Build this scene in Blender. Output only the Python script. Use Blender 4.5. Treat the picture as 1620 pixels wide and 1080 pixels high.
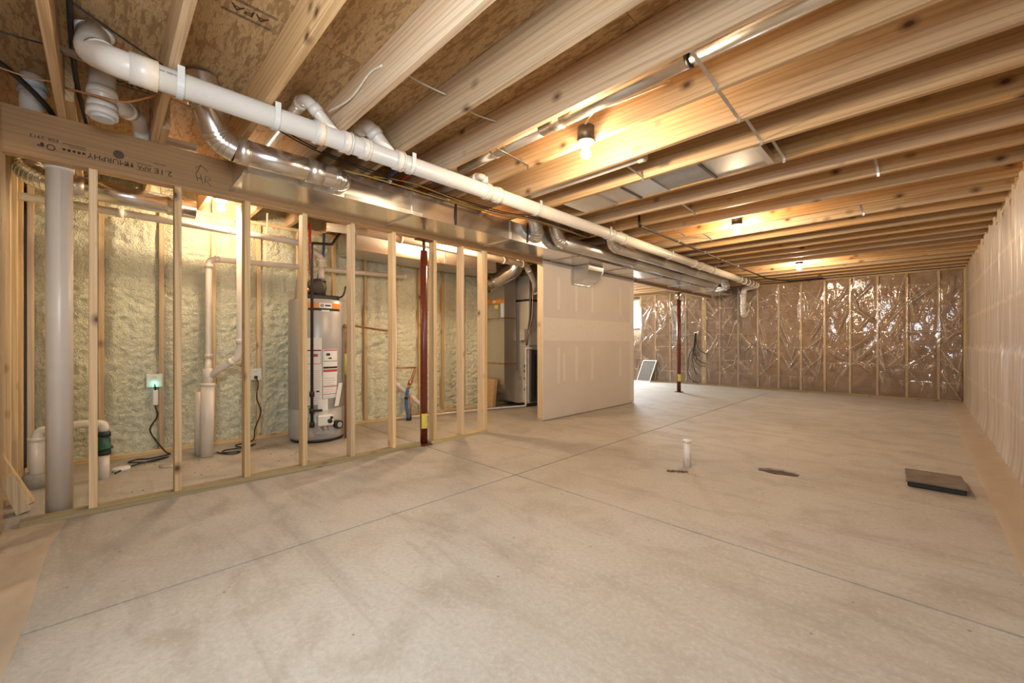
import bpy, bmesh, math, random
import numpy as np
from mathutils import Vector, Matrix
from mathutils.geometry import tessellate_polygon
random.seed(7); rng = np.random.default_rng(7)
for o in list(bpy.data.objects): bpy.data.objects.remove(o)
SC = bpy.context.scene; COL = SC.collection
# ------------------------------------------------------------------ camera, light, exposure
cam = bpy.data.objects.new('camera', bpy.data.cameras.new('camera')); COL.objects.link(cam)
cam.location = (0, 0, 1.04); cam.rotation_euler = (math.pi/2, 0, math.pi/4)
cam.data.sensor_width = 36; cam.data.lens = 14.4; cam.data.shift_y = 2/1620; cam.data.clip_start = .02
SC.camera = cam
SC.view_settings.view_transform = 'Standard'; SC.view_settings.look = 'None'
SC.view_settings.gamma = 1; SC.view_settings.use_curve_mapping = False
SC.view_settings.exposure = 0.93
BULB_W = 800.0        # radiance of the bare bulbs
BULB_COL = (1.0, .745, .475)
w = bpy.data.worlds.new('sky'); SC.world = w; w.use_nodes = True
w.node_tree.nodes['Background'].inputs[0].default_value = (.78, .88, 1, 1)
w.node_tree.nodes['Background'].inputs[1].default_value = 2.2
def area(name, loc, target, sx, sy, watts, col):
    l = bpy.data.lights.new(name, 'AREA'); l.shape = 'RECTANGLE'; l.size = sx; l.size_y = sy; l.energy = watts; l.color = col
    o = bpy.data.objects.new(name, l); COL.objects.link(o); o.location = loc
    o.rotation_euler = (Vector(target)-Vector(loc)).to_track_quat('-Z', 'Y').to_euler(); return o
area('flash_bounce', (-.55, -.1, 1.75), (-2.2, 2.3, .7), 1.1, .7, 36, (.80, .91, 1.0))
area('window_daylight', (-6.1, 10.35, 1.85), (-5.2, 8.3, .3), 1.0, 0.7, 105, (.80, .91, 1.0))
# ------------------------------------------------------------------ mesh building helpers
WL = {}
def wloc(o): return WL.get(o.name, Vector((0, 0, 0)))
def tagit(o, label=None, cat=None, group=None, kind=None):
    if label: o['label'] = label
    if cat: o['category'] = cat
    if group: o['group'] = group
    if kind: o['kind'] = kind
    return o
def thing(name, label, cat, loc, group=None):
    o = bpy.data.objects.new(name, None); COL.objects.link(o); o.location = loc; o.empty_display_size = .1
    WL[o.name] = Vector(loc); return tagit(o, label, cat, group)
def structure(name):
    o = bpy.data.objects.new(name, None); COL.objects.link(o); WL[o.name] = Vector((0, 0, 0)); o['kind'] = 'structure'; return o
class MB:
    def __init__(s): s.v = []; s.f = []; s.sm = []
    def add(s, vs, fs, smooth=False):
        n = len(s.v); s.v += [tuple(v) for v in vs]; s.f += [tuple(n+i for i in f) for f in fs]
        s.sm += (smooth if isinstance(smooth, list) else [smooth]*len(fs)); return s
    def box(s, x0, x1, y0, y1, z0, z1, M=None):
        vs = [Vector((x, y, z)) for z in (z0, z1) for y in (y0, y1) for x in (x0, x1)]
        if M: vs = [M @ v for v in vs]
        return s.add(vs, [(0, 2, 3, 1), (4, 5, 7, 6), (0, 1, 5, 4), (2, 6, 7, 3), (0, 4, 6, 2), (1, 3, 7, 5)])
    def bbox(s, x0, x1, y0, y1, z0, z1, b=.004, M=None):            # box with chamfered long edges on all axes
        bm = bmesh.new(); bmesh.ops.create_cube(bm, size=1)
        for v in bm.verts: v.co = Vector((x0+(v.co.x+.5)*(x1-x0), y0+(v.co.y+.5)*(y1-y0), z0+(v.co.z+.5)*(z1-z0)))
        bmesh.ops.bevel(bm, geom=list(bm.edges), offset=b, segments=1, affect='EDGES', profile=.5)
        bm.verts.index_update()
        vs = [(M @ v.co if M else v.co.copy()) for v in bm.verts]; fs = [[v.index for v in f.verts] for f in bm.faces]; bm.free()
        return s.add(vs, fs)
    def tube(s, pts, r, n=14, cap=True, smooth=True):
        P = [Vector(p) for p in pts]; m = len(P); R = r if isinstance(r, (list, tuple)) else [r]*m
        T = []
        for i in range(m):
            a = P[max(i-1, 0)]; b = P[min(i+1, m-1)]
            t = (b-a) if (b-a).length > 1e-9 else Vector((0, 0, 1)); T.append(t.normalized())
        u = T[0].orthogonal().normalized(); vs = []
        for i in range(m):
            u = (u-T[i]*u.dot(T[i])); u = u.normalized() if u.length > 1e-6 else T[i].orthogonal().normalized()
            w_ = T[i].cross(u)
            for k in range(n):
                a = 2*math.pi*k/n; vs.append(P[i]+(u*math.cos(a)+w_*math.sin(a))*R[i])
        fs = []; sm = []
        for i in range(m-1):
            for k in range(n):
                k2 = (k+1) % n; fs.append((i*n+k, i*n+k2, (i+1)*n+k2, (i+1)*n+k)); sm.append(smooth)
        if cap:
            fs.append(tuple(range(n-1, -1, -1))); sm.append(False)
            fs.append(tuple((m-1)*n+k for k in range(n))); sm.append(False)
        return s.add(vs, fs, sm)
    def ring(s, p, d, r, L, n=20): p = Vector(p); d = Vector(d).normalized(); return s.tube([p-d*L/2, p+d*L/2], r, n)
    def lathe(s, prof, c, n=28, a0=0, a1=2*math.pi, axis='z'):      # prof: list of (r, h)
        full = abs(a1-a0-2*math.pi) < 1e-6; k = n if full else n+1; vs = []
        for (r, h) in prof:
            for i in range(k):
                a = a0+(a1-a0)*i/n; p = (r*math.cos(a), r*math.sin(a), h)
                if axis == 'x': p = (p[2], p[0], p[1])
                if axis == 'y': p = (p[0], p[2], p[1])
                vs.append((c[0]+p[0], c[1]+p[1], c[2]+p[2]))
        fs = []
        for j in range(len(prof)-1):
            for i in range(n):
                i2 = (i+1) % k; fs.append((j*k+i, j*k+i2, (j+1)*k+i2, (j+1)*k+i))
        return s.add(vs, fs, True)
    def prism(s, prof, a, b, fn, smooth=False):                      # prof 2D loop, extruded a..b, fn(u,v,t)->xyz
        n = len(prof); vs = [fn(u, v, a) for u, v in prof]+[fn(u, v, b) for u, v in prof]
        fs = [tuple(range(n))[::-1], tuple(range(n, 2*n))]; sm = [False, False]
        for i in range(n): fs.append((i, (i+1) % n, n+(i+1) % n, n+i)); sm.append(smooth)
        return s.add(vs, fs, sm)
    def grid(s, X, Y, Z, smooth=True):
        a, b = X.shape; n = len(s.v); s.v += list(zip(X.ravel().tolist(), Y.ravel().tolist(), Z.ravel().tolist()))
        for i in range(a-1):
            r0 = n+i*b; r1 = r0+b
            s.f += [(r0+j, r0+j+1, r1+j+1, r1+j) for j in range(b-1)]
        s.sm += [smooth]*((a-1)*(b-1)); return s
    def mesh(s, name, origin=(0, 0, 0)):
        me = bpy.data.meshes.new(name); o = Vector(origin)
        me.from_pydata([(v[0]-o.x, v[1]-o.y, v[2]-o.z) for v in s.v], [], s.f)
        me.polygons.foreach_set('use_smooth', s.sm); me.update(); return me
    def build(s, name, mat, parent=None, origin=None, fix=True):
        org = wloc(parent) if parent and origin is None else Vector(origin or (0, 0, 0))
        me = s.mesh(name, org)
        if fix:
            bm = bmesh.new(); bm.from_mesh(me); bmesh.ops.recalc_face_normals(bm, faces=bm.faces); bm.to_mesh(me); bm.free()
        return put(name, me, mat, parent, org)
def put(name, me, mat, parent=None, org=None):
    if mat and not me.materials: me.materials.append(mat)
    o = bpy.data.objects.new(name, me); COL.objects.link(o); org = Vector(org) if org is not None else wloc(parent)
    if parent: o.parent = parent; o.location = org-wloc(parent)
    else: o.location = org
    WL[o.name] = org; return o
def lone(mb, name, mat, label, cat, origin, group=None):
    return tagit(mb.build(name, mat, None, origin), label, cat, group)
def bends(pts, rad, k=6):
    P = [Vector(p) for p in pts]; out = [P[0]]
    for i in range(1, len(P)-1):
        a = (P[i-1]-P[i]); b = (P[i+1]-P[i]); r = min(rad, a.length*.49, b.length*.49); a.normalize(); b.normalize()
        ang = a.angle(b); h = max(min(rad/max(math.tan(ang/2), .05), (P[i-1]-P[i]).length*.49, (P[i+1]-P[i]).length*.49), .001)
        s, e = P[i]+a*h, P[i]+b*h
        for j in range(k+1):
            t = j/k; out.append(s*(1-t)**2+P[i]*2*t*(1-t)+e*t*t)
    return out+[P[-1]]
def spline(pts, k=6):
    P = [Vector(p) for p in pts]; P = [P[0]*2-P[1]]+P+[P[-1]*2-P[-2]]; out = []
    for i in range(1, len(P)-2):
        for j in range(k):
            t = j/k; a, b, c, d = P[i-1:i+3]
            out.append(.5*((2*b)+(c-a)*t+(2*a-5*b+4*c-d)*t*t+(3*b-a-3*c+d)*t**3))
    return out+[P[-2]]
def vnoise(x, y, seed=0):
    xi = np.floor(x).astype(int); yi = np.floor(y).astype(int); fx = x-xi; fy = y-yi
    fx = fx*fx*(3-2*fx); fy = fy*fy*(3-2*fy)
    def h(a, b):
        n = (a*374761393+b*668265263+seed*69069) & 0xffffffff; n = ((n ^ (n >> 13))*1274126177) & 0xffffffff
        return ((n ^ (n >> 16)) & 0xffff)/65535.
    return (h(xi, yi)*(1-fx)+h(xi+1, yi)*fx)*(1-fy)+(h(xi, yi+1)*(1-fx)+h(xi+1, yi+1)*fx)*fy
def fbm(x, y, seed=0, o=3):
    r = 0; a = .5
    for i in range(o): r = r+a*vnoise(x*2**i, y*2**i, seed+i*17); a *= .5
    return r
# ------------------------------------------------------------------ materials
class NT:
    def __init__(s, name):
        s.m = bpy.data.materials.new(name); s.m.use_nodes = True; s.t = s.m.node_tree
        s.b = s.t.nodes['Principled BSDF']; s.out = s.t.nodes['Material Output']
    def n(s, typ, **kw):
        nd = s.t.nodes.new('ShaderNode'+typ)
        for k, v in kw.items():
            if k.startswith('i_'):
                key = k[2:]; key = int(key) if key.isdigit() else key.replace('_', ' ')
                if hasattr(v, 'is_output') or isinstance(v, bpy.types.NodeSocket): s.t.links.new(v, nd.inputs[key])
                else: nd.inputs[key].default_value = v
            else: setattr(nd, k, v)
        return nd
    def l(s, a, b): s.t.links.new(a, b)
    def coords(s, scale=(1, 1, 1), rnd=True, kind='Object', rot=(0, 0, 0)):
        c = s.n('TexCoord').outputs[kind]
        if rnd:
            r = s.n('ObjectInfo').outputs['Random']; mu = s.n('VectorMath', operation='SCALE'); mu.inputs[0].default_value = (13.1, 17.7, 11.3); s.l(r, mu.inputs['Scale'])
            ad = s.n('VectorMath', operation='ADD'); s.l(c, ad.inputs[0]); s.l(mu.outputs[0], ad.inputs[1]); c = ad.outputs[0]
        mp = s.n('Mapping'); s.l(c, mp.inputs['Vector']); mp.inputs['Scale'].default_value = scale; mp.inputs['Rotation'].default_value = rot
        return mp.outputs[0]
    def noise(s, vec, scale, detail=3, rough=.55, dist=0):
        nd = s.n('TexNoise'); s.l(vec, nd.inputs['Vector']); nd.inputs['Scale'].default_value = scale
        nd.inputs['Detail'].default_value = detail; nd.inputs['Roughness'].default_value = rough; nd.inputs['Distortion'].default_value = dist
        return nd.outputs['Fac']
    def ramp(s, fac, stops):
        r = s.n('ValToRGB'); s.l(fac, r.inputs[0]); e = r.color_ramp.elements
        while len(e) < len(stops): e.new(.5)
        for el, (p, c) in zip(e, stops): el.position = p; el.color = (*c, 1) if len(c) == 3 else c
        return r.outputs[0]
    def mix(s, fac, a, b, mode='MIX'):
        m = s.n('MixRGB', blend_type=mode)
        for i, v in ((0, fac), (1, a), (2, b)):
            if isinstance(v, bpy.types.NodeSocket): s.l(v, m.inputs[i])
            elif i == 0: m.inputs[0].default_value = v
            else: m.inputs[i].default_value = (*v, 1)
        return m.outputs[0]
    def bump(s, h, strength=.3, dist=.01):
        b = s.n('Bump'); s.l(h, b.inputs['Height']); b.inputs['Strength'].default_value = strength; b.inputs['Distance'].default_value = dist
        s.l(b.outputs[0], s.b.inputs['Normal']); return b.outputs[0]
    def set(s, col=None, rough=None, metal=None, **kw):
        for k, v in (('Base Color', col), ('Roughness', rough), ('Metallic', metal), *kw.items()):
            if v is None: continue
            if isinstance(v, bpy.types.NodeSocket): s.l(v, s.b.inputs[k])
            else: s.b.inputs[k].default_value = (*v, 1) if isinstance(v, tuple) and len(v) == 3 else v
        return s.m
def grey(s): return (s, s, s)
def wood(name, axis, light, mid, dark, knots=True, streak=1.0, var=.25):
    t = NT(name); al = {'X': 0, 'Y': 1, 'Z': 2}[axis]
    def sc(a, c): v = [c]*3; v[al] = a; return tuple(v)
    g = t.noise(t.coords(sc(1.6, 130)), 1.0, 4, .6, .6)
    broad = t.noise(t.coords(sc(.45, 5)), 1.0, 2, .5, .8)
    rings = t.n('TexWave', wave_type='BANDS', bands_direction='DIAGONAL'); t.l(t.coords(sc(.25, 11)), rings.inputs['Vector'])
    rings.inputs['Scale'].default_value = 1.6; rings.inputs['Distortion'].default_value = 6; rings.inputs['Detail'].default_value = 2
    a = t.mix(t.ramp(broad, [(.32, grey(0)), (.68, grey(1))]), mid, light)
    a = t.mix(t.ramp(rings.outputs['Fac'], [(.5, grey(0)), (1, grey(.45*streak))]), a, dark)
    a = t.mix(t.ramp(g, [(.42, grey(0)), (.75, grey(.6*streak))]), a, dark)
    if knots:
        v = t.n('TexVoronoi', feature='F1'); t.l(t.coords(sc(4.0, 5.6)), v.inputs['Vector']); v.inputs['Scale'].default_value = 1
        k = t.ramp(v.outputs['Distance'], [(.05, grey(1)), (.10, grey(.55)), (.21, grey(0))])
        a = t.mix(k, a, (.10, .045, .018))
    r = t.n('ObjectInfo').outputs['Random']
    hs = t.n('HueSaturation'); t.l(a, hs.inputs['Color'])
    mr = t.n('MapRange'); t.l(r, mr.inputs[0]); mr.inputs[3].default_value = 1-var; mr.inputs[4].default_value = 1+var*.55; t.l(mr.outputs[0], hs.inputs['Value'])
    mr2 = t.n('MapRange'); ml = t.n('Math', operation='FRACT'); mm = t.n('Math', operation='MULTIPLY'); t.l(r, mm.inputs[0]); mm.inputs[1].default_value = 7.31
    t.l(mm.outputs[0], ml.inputs[0]); t.l(ml.outputs[0], mr2.inputs[0]); mr2.inputs[3].default_value = .8; mr2.inputs[4].default_value = 1.08; t.l(mr2.outputs[0], hs.inputs['Saturation'])
    t.bump(g, .12, .002)
    return t.set(hs.outputs[0], .62)
PINE = dict(light=(.72, .55, .32), mid=(.64, .45, .23), dark=(.45, .28, .12))
M = {}
M['stud'] = wood('pine_stud', 'Z', **PINE)
M['plate'] = wood('pine_plate', 'Y', **PINE)
M['platex'] = wood('pine_plate_across', 'X', **PINE)
M['joist'] = wood('joist_wood', 'X', (.68, .50, .29), (.62, .385, .17), (.36, .19, .075), streak=.95, var=.24)
M['treated'] = wood('treated_plate', 'Y', (.50, .41, .24), (.42, .335, .18), (.25, .19, .10))
M['lvl'] = wood('laminated_veneer', 'Y', (.43, .25, .10), (.375, .205, .078), (.23, .115, .046), knots=False, streak=.6, var=.05)
M['lvl_edge'] = wood('laminated_edge', 'Y', (.78, .50, .23), (.64, .36, .14), (.34, .17, .06), knots=False, streak=1.2, var=.05)
def osb():
    t = NT('strand_board'); cur = None
    base = (.53, .35, .17)
    cols = [(.60, .41, .20), (.44, .27, .12), (.56, .37, .18), (.33, .19, .08)]
    cur = base
    for i, (rot, c, sc_) in enumerate(zip((1.45, .7, 2.3, 1.85, 1.1), cols+[(.52, .34, .16)], (1, .9, 1.2, 1.1, 1.5))):
        vec = t.coords((11*sc_, 56*sc_, 1), False, rot=(0, 0, rot))
        dn = t.n('TexNoise'); t.l(vec, dn.inputs['Vector']); dn.inputs['Scale'].default_value = .35; dn.inputs['Detail'].default_value = 3
        ad = t.n('MixRGB', blend_type='ADD'); ad.inputs[0].default_value = 1.2; t.l(vec, ad.inputs[1]); t.l(dn.outputs['Color'], ad.inputs[2])
        v = t.n('TexVoronoi'); t.l(ad.outputs[0], v.inputs['Vector']); v.inputs['Scale'].default_value = 1.0
        sp = t.n('SeparateColor'); t.l(v.outputs['Color'], sp.inputs[0])
        mask = t.ramp(sp.outputs[i % 3], [(.55, grey(0)), (.58, grey(.85))])
        cur = t.mix(mask, cur, c)
        fg = t.noise(vec, 2.2, 3, .6); fm = t.n('MixRGB', blend_type='MULTIPLY'); t.l(mask, fm.inputs[0]); t.l(t.ramp(fg, [(.42, grey(1)), (.62, grey(0))]), fm.inputs[1]); fm.inputs[2].default_value = (1, 1, 1, 1)
        cur = t.mix(t.ramp(fg, [(.54, grey(0)), (.72, grey(.7))]), cur, (.20, .105, .042))
    g = t.noise(t.coords((16, 90, 1), False, rot=(0, 0, 1.4)), 1, 3)
    cur = t.mix(t.ramp(g, [(.55, grey(0)), (.8, grey(.4))]), cur, (.20, .11, .045))
    t.bump(g, .5, .004)
    return t.set(cur, .75)
M['osb'] = osb()
def concrete():
    t = NT('concrete'); c = t.coords((1, 1, 1), False)
    a = t.noise(c, .55, 3, .55, .3); b = t.noise(c, 3.2, 4, .6, .5); f = t.noise(c, 48, 4, .7); f2 = t.noise(c, 190, 2)
    st = t.noise(t.coords((1.1, 7, 1), False, rot=(0, 0, .5)), 1.0, 4, .6, .8)
    col = t.mix(t.ramp(a, [(.38, grey(0)), (.62, grey(1))]), (.385, .345, .285), (.445, .415, .365))
    col = t.mix(t.ramp(b, [(.48, grey(0)), (.70, grey(.6))]), col, (.30, .25, .195))
    col = t.mix(t.ramp(st, [(.52, grey(0)), (.74, grey(.55))]), col, (.27, .225, .175))
    col = t.mix(t.ramp(f, [(.48, grey(0)), (.68, grey(.36))]), col, (.29, .245, .19))
    col = t.mix(t.ramp(f, [(.32, grey(.3)), (.46, grey(0))]), col, (.58, .53, .46))
    pit = t.n('TexVoronoi'); t.l(c, pit.inputs['Vector']); pit.inputs['Scale'].default_value = 7
    col = t.mix(t.ramp(pit.outputs['Distance'], [(.025, grey(.8)), (.05, grey(0))]), col, (.14, .10, .07))
    ad = t.n('Math', operation='ADD'); t.l(f2, ad.inputs[0]); t.l(f, ad.inputs[1]); t.bump(ad.outputs[0], .3, .004)
    return t.set(col, .72)
M['concrete'] = concrete()
def foam():
    t = NT('spray_foam'); c = t.coords((1, 1, 1), True)
    a = t.noise(c, 3, 3); b = t.noise(c, 38, 3, .6, .8); d = t.noise(c, 95, 2)
    col = t.mix(t.ramp(a, [(.3, grey(0)), (.7, grey(1))]), (.72, .72, .52), (.80, .79, .61))
    ad = t.n('Math', operation='MULTIPLY_ADD'); t.l(d, ad.inputs[0]); ad.inputs[1].default_value = .4; t.l(b, ad.inputs[2])
    t.bump(ad.outputs[0], 1.0, .03)
    return t.set(col, .7)
M['foam'] = foam()
def plain(name, col, rough=.5, metal=0, nz=.12, scale=25, bump=0, **kw):
    t = NT(name); n = t.noise(t.coords((1, 1, 1), True), scale, 3)
    c = t.mix(t.ramp(n, [(.3, grey(0)), (.75, grey(1))]), tuple(x*(1-nz) for x in col), tuple(min(1, x*(1+nz*.5)) for x in col))
    if bump: t.bump(n, bump, .004)
    return t.set(c, rough, metal, **kw)
M['pvc'] = plain('white_pvc', (.73, .67, .59), .33, nz=.05, scale=6)
M['pvc_grey'] = plain('pale_fitting', (.60, .62, .62), .35, nz=.05)
M['drywall'] = plain('drywall_paper', (.60, .545, .49), .8, nz=.05, scale=3)
M['mud'] = plain('joint_compound', (.67, .615, .55), .8, nz=.05)
M['paper'] = plain('white_paper', (.78, .77, .74), .6, nz=.03)
M['ink'] = plain('black_ink', (.025, .02, .018), .7)
M['stamp'] = plain('faded_black_ink', (.055, .03, .016), .8, nz=.4, scale=90)
M['black'] = plain('black_plastic', (.018, .017, .016), .45)
M['iron'] = plain('black_iron', (.035, .03, .026), .5, .3)
M['darkmetal'] = plain('brown_metal', (.10, .075, .055), .4, .7)
M['red'] = plain('red_oxide_paint', (.155, .03, .016), .36, nz=.2, scale=12)
M['redtube'] = plain('red_tubing', (.5, .05, .035), .4)
M['bluetube'] = plain('blue_tubing', (.05, .14, .38), .4)
M['copper'] = plain('copper', (.55, .27, .14), .35, .8, nz=.3, scale=15)
M['coppercable'] = plain('orange_cable', (.58, .24, .10), .45)
M['green'] = plain('dark_green_plastic', (.02, .09, .05), .4)
M['yellow'] = plain('yellow_sticker', (.72, .62, .10), .6, nz=.25, scale=60)
M['orange'] = plain('orange_sticker', (.75, .28, .05), .5)
M['redink'] = plain('red_print', (.5, .06, .04), .6)
M['cardboard'] = plain('cardboard', (.50, .33, .17), .8)
M['heater'] = plain('grey_enamel', (.40, .395, .385), .35, .15, nz=.04)
M['furnace'] = plain('tan_enamel', (.47, .42, .34), .4, nz=.04)
M['brownpanel'] = plain('dark_brown_panel', (.055, .045, .038), .35)
M['dirt'] = plain('dirt', (.13, .085, .05), .95, nz=.6, scale=40, bump=1)
M['white'] = plain('white_plastic', (.78, .77, .74), .4, nz=.02)
M['yellowcable'] = plain('yellow_cable', (.62, .40, .08), .5)
M['whitecable'] = plain('white_cable', (.72, .66, .56), .5)
M['panelgrey'] = plain('grey_steel_panel', (.42, .43, .44), .45, .3)
M['screen'] = plain('grey_mesh', (.19, .175, .155), .9, nz=.3, scale=200)
M['chrome'] = plain('bright_steel', (.62, .60, .57), .28, .9)
M['bluegrey'] = plain('clear_blue_sleeve', (.5, .6, .68), .3)
def galv(name, rough=.22, col=(.66, .65, .63), wav=.03):
    t = NT(name); c = t.coords((1, 1, 1), True)
    v = t.n('TexVoronoi'); t.l(c, v.inputs['Vector']); v.inputs['Scale'].default_value = 60
    sp = t.n('SeparateColor'); t.l(v.outputs['Color'], sp.inputs[0])
    cc = t.mix(sp.outputs[0], tuple(x*.95 for x in col), col)
    n = t.noise(c, 3.5, 1); t.bump(n, wav, .03)
    mr = t.n('MapRange'); t.l(sp.outputs[1], mr.inputs[0]); mr.inputs[3].default_value = rough*.94; mr.inputs[4].default_value = rough*1.08
    return t.set(cc, mr.outputs[0], .95)
M['galv'] = galv('galvanised_steel', col=(.80, .785, .76)); M['galvdull'] = galv('dull_galvanised_steel', .38, (.70, .685, .66), .05)
M['foil'] = galv('foil_tape', .3, (.82, .80, .77), .5)
def insulation(name, a, b):
    t = NT(name); c = t.coords((1, 1, 1), True); n = t.noise(c, 4, 5, .65, .5); f = t.noise(c, 70, 3)
    col = t.mix(t.ramp(n, [(.3, grey(0)), (.7, grey(1))]), a, b); t.bump(f, .8, .01)
    return t.set(col, .95)
M['batt'] = insulation('brown_mineral_wool', (.34, .225, .15), (.54, .395, .28))
def film(name, milk, col, gl=.08, rough=.09, bscale=14, bstr=.10, fr_=1.3):
    t = NT(name); c = t.coords((1, 1, 1), False)
    n = t.noise(c, bscale, 3, .5, 1.2); b = t.n('Bump'); t.l(n, b.inputs['Height']); b.inputs['Strength'].default_value = bstr; b.inputs['Distance'].default_value = .02
    tr = t.n('BsdfTransparent'); di = t.n('BsdfDiffuse'); di.inputs[0].default_value = (*col, 1)
    tl = t.n('BsdfTranslucent'); tl.inputs[0].default_value = (*col, 1)
    gs = t.n('BsdfGlossy'); gs.inputs['Roughness'].default_value = rough; gs.inputs[0].default_value = (1, 1, 1, 1)
    for nd in (di, gs): t.l(b.outputs[0], nd.inputs['Normal'])
    m0 = t.n('MixShader'); m0.inputs[0].default_value = .35; t.l(di.outputs[0], m0.inputs[1]); t.l(tl.outputs[0], m0.inputs[2])
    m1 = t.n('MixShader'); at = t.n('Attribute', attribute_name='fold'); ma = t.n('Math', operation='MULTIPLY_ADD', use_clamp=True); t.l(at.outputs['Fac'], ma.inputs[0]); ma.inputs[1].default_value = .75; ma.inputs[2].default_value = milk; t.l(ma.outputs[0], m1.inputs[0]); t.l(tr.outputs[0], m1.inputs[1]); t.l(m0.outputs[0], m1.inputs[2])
    fr = t.n('Fresnel'); fr.inputs[0].default_value = 1.5; t.l(b.outputs[0], fr.inputs['Normal'])
    mu = t.n('Math', operation='MULTIPLY_ADD', use_clamp=True); t.l(fr.outputs[0], mu.inputs[0]); mu.inputs[1].default_value = fr_; mu.inputs[2].default_value = gl-.05
    m2 = t.n('MixShader'); t.l(mu.outputs[0], m2.inputs[0]); t.l(m1.outputs[0], m2.inputs[1]); t.l(gs.outputs[0], m2.inputs[2])
    t.l(m2.outputs[0], t.out.inputs[0]); return t.m
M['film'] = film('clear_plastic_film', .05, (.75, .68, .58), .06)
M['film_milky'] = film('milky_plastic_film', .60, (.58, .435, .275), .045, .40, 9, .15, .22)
M['film_floor'] = film('dusty_plastic_film', .66, (.74, .60, .44), .05, .4, 12, .3, .2)
def emit(name, col, s):
    t = NT(name); return t.set((1, 1, 1), .3, **{'Emission Color': col, 'Emission Strength': s})
M['bulb'] = emit('lit_bulb', BULB_COL, BULB_W)
M['bulb_small'] = emit('lit_small_bulb', BULB_COL, BULB_W*.58)
M['led'] = emit('green_indicator', (.1, 1, .55), 2.5)
tg = NT('window_glass'); gg = tg.n('BsdfTransparent'); gl = tg.n('BsdfGlossy'); gl.inputs['Roughness'].default_value = .02
mx = tg.n('MixShader'); mx.inputs[0].default_value = .06; tg.l(gg.outputs[0], mx.inputs[1]); tg.l(gl.outputs[0], mx.inputs[2]); tg.l(mx.outputs[0], tg.out.inputs[0]); M['glass'] = tg.m
# ------------------------------------------------------------------ levels
ZJ, ZO, ZB = 2.355, 2.59, 2.095            # joist bottom, subfloor underside, beam bottom
JY = lambda k: -.147+.406*k                # far edge of joist k
XP = -3.55                                 # face of the open stud wall
# ------------------------------------------------------------------ floor
floor = structure('floor')
MB().box(-8.2, .8, -1, 11, -.30, -.10).build('sub_base', M['dirt'], floor)
def ell(cx, cy, a, b, rot, n=22, jit=0):
    out = []
    for i in range(n):
        t = 2*math.pi*i/n; k = 1+jit*math.sin(3.1*i*i); x = a*math.cos(t)*k; y = b*math.sin(t)*k
        out.append((cx+x*math.cos(rot)-y*math.sin(rot), cy+x*math.sin(rot)+y*math.cos(rot)))
    return out
HOLE = ell(-.815, 3.85, .145, .085, .12, 22, .09)
g = .006
def slab(x0, x1, y0, y1, holes=()):
    outer = [(x0, y0), (x1, y0), (x1, y1), (x0, y1)]; loops = [outer]+list(holes)
    allp = [p for L in loops for p in L]; tri = tessellate_polygon([[Vector((x, y, 0)) for x, y in L] for L in loops])
    mb = MB(); n = len(allp)
    mb.add([(x, y, 0) for x, y in allp]+[(x, y, -.1) for x, y in allp], [tuple(t) for t in tri])
    b = 0
    for L in loops:
        for i in range(len(L)): j = (i+1) % len(L); mb.f.append((b+i, b+j, n+b+j, n+b+i)); mb.sm.append(False)
        b += len(L)
    return mb.build('slab', M['concrete'], floor)
slab(-8.2, -2.263-g, -1, 2.30-g); slab(-2.263+g, .8, -1, 2.30-g); slab(-8.2, -2.263-g, 2.30+g, 11); slab(-2.263+g, .8, 2.30+g, 11, [HOLE])
MB().box(-8.2, .8, 2.30-g, 2.30+g, -.1, -.006).box(-2.263-g, -2.263+g, -1, 11, -.1, -.006).build('joint_filler', M['dirt'], floor)
hb = MB(); n_ = 14; gx_, gy_ = np.meshgrid(np.linspace(-.99, -.64, n_), np.linspace(3.74, 3.96, n_)); hb.grid(gx_, gy_, -.022+.02*fbm(gx_*22, gy_*22, 3)); hb.build('hole_dirt', M['dirt'], floor, fix=False)
db = MB()
for i in range(14):
    x = -1.39+.07*random.gauss(0, 1); y = 3.27+.04*random.gauss(0, 1); q_ = random.uniform(.003, .008)
    db.lathe([(0, q_*.6), (q_*.7, q_*.4), (q_, 0)], (x, y, 0), 6)
for i in range(9):
    x = -1.45+.014*i; y = 3.235+.010*i+random.uniform(-.008, .008); q_ = random.uniform(.009, .02)
    db.lathe([(0, q_*.8), (q_*.6, q_*.5), (q_, 0)], (x, y, 0), 7)
o = db.build('dirt_crumbs', M['dirt'], None, (-1.4, 3.28, 0)); tagit(o, 'scatter of dark dirt crumbs at the foot of the short white pipe stub', 'dirt', kind='stuff')
db = MB()
for i in range(45):
    x = random.uniform(-5, -3.72); y = random.uniform(-.3, 1.3); s = random.uniform(.003, .008)
    db.lathe([(0, s*.6), (s*.7, s*.4), (s, 0)], (x, y, 0), 6)
o = db.build('construction_debris', M['dirt'], None, (-4.4, .3, 0)); tagit(o, 'loose dirt and chips strewn over the floor behind the open stud wall', 'dirt', kind='stuff')
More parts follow.
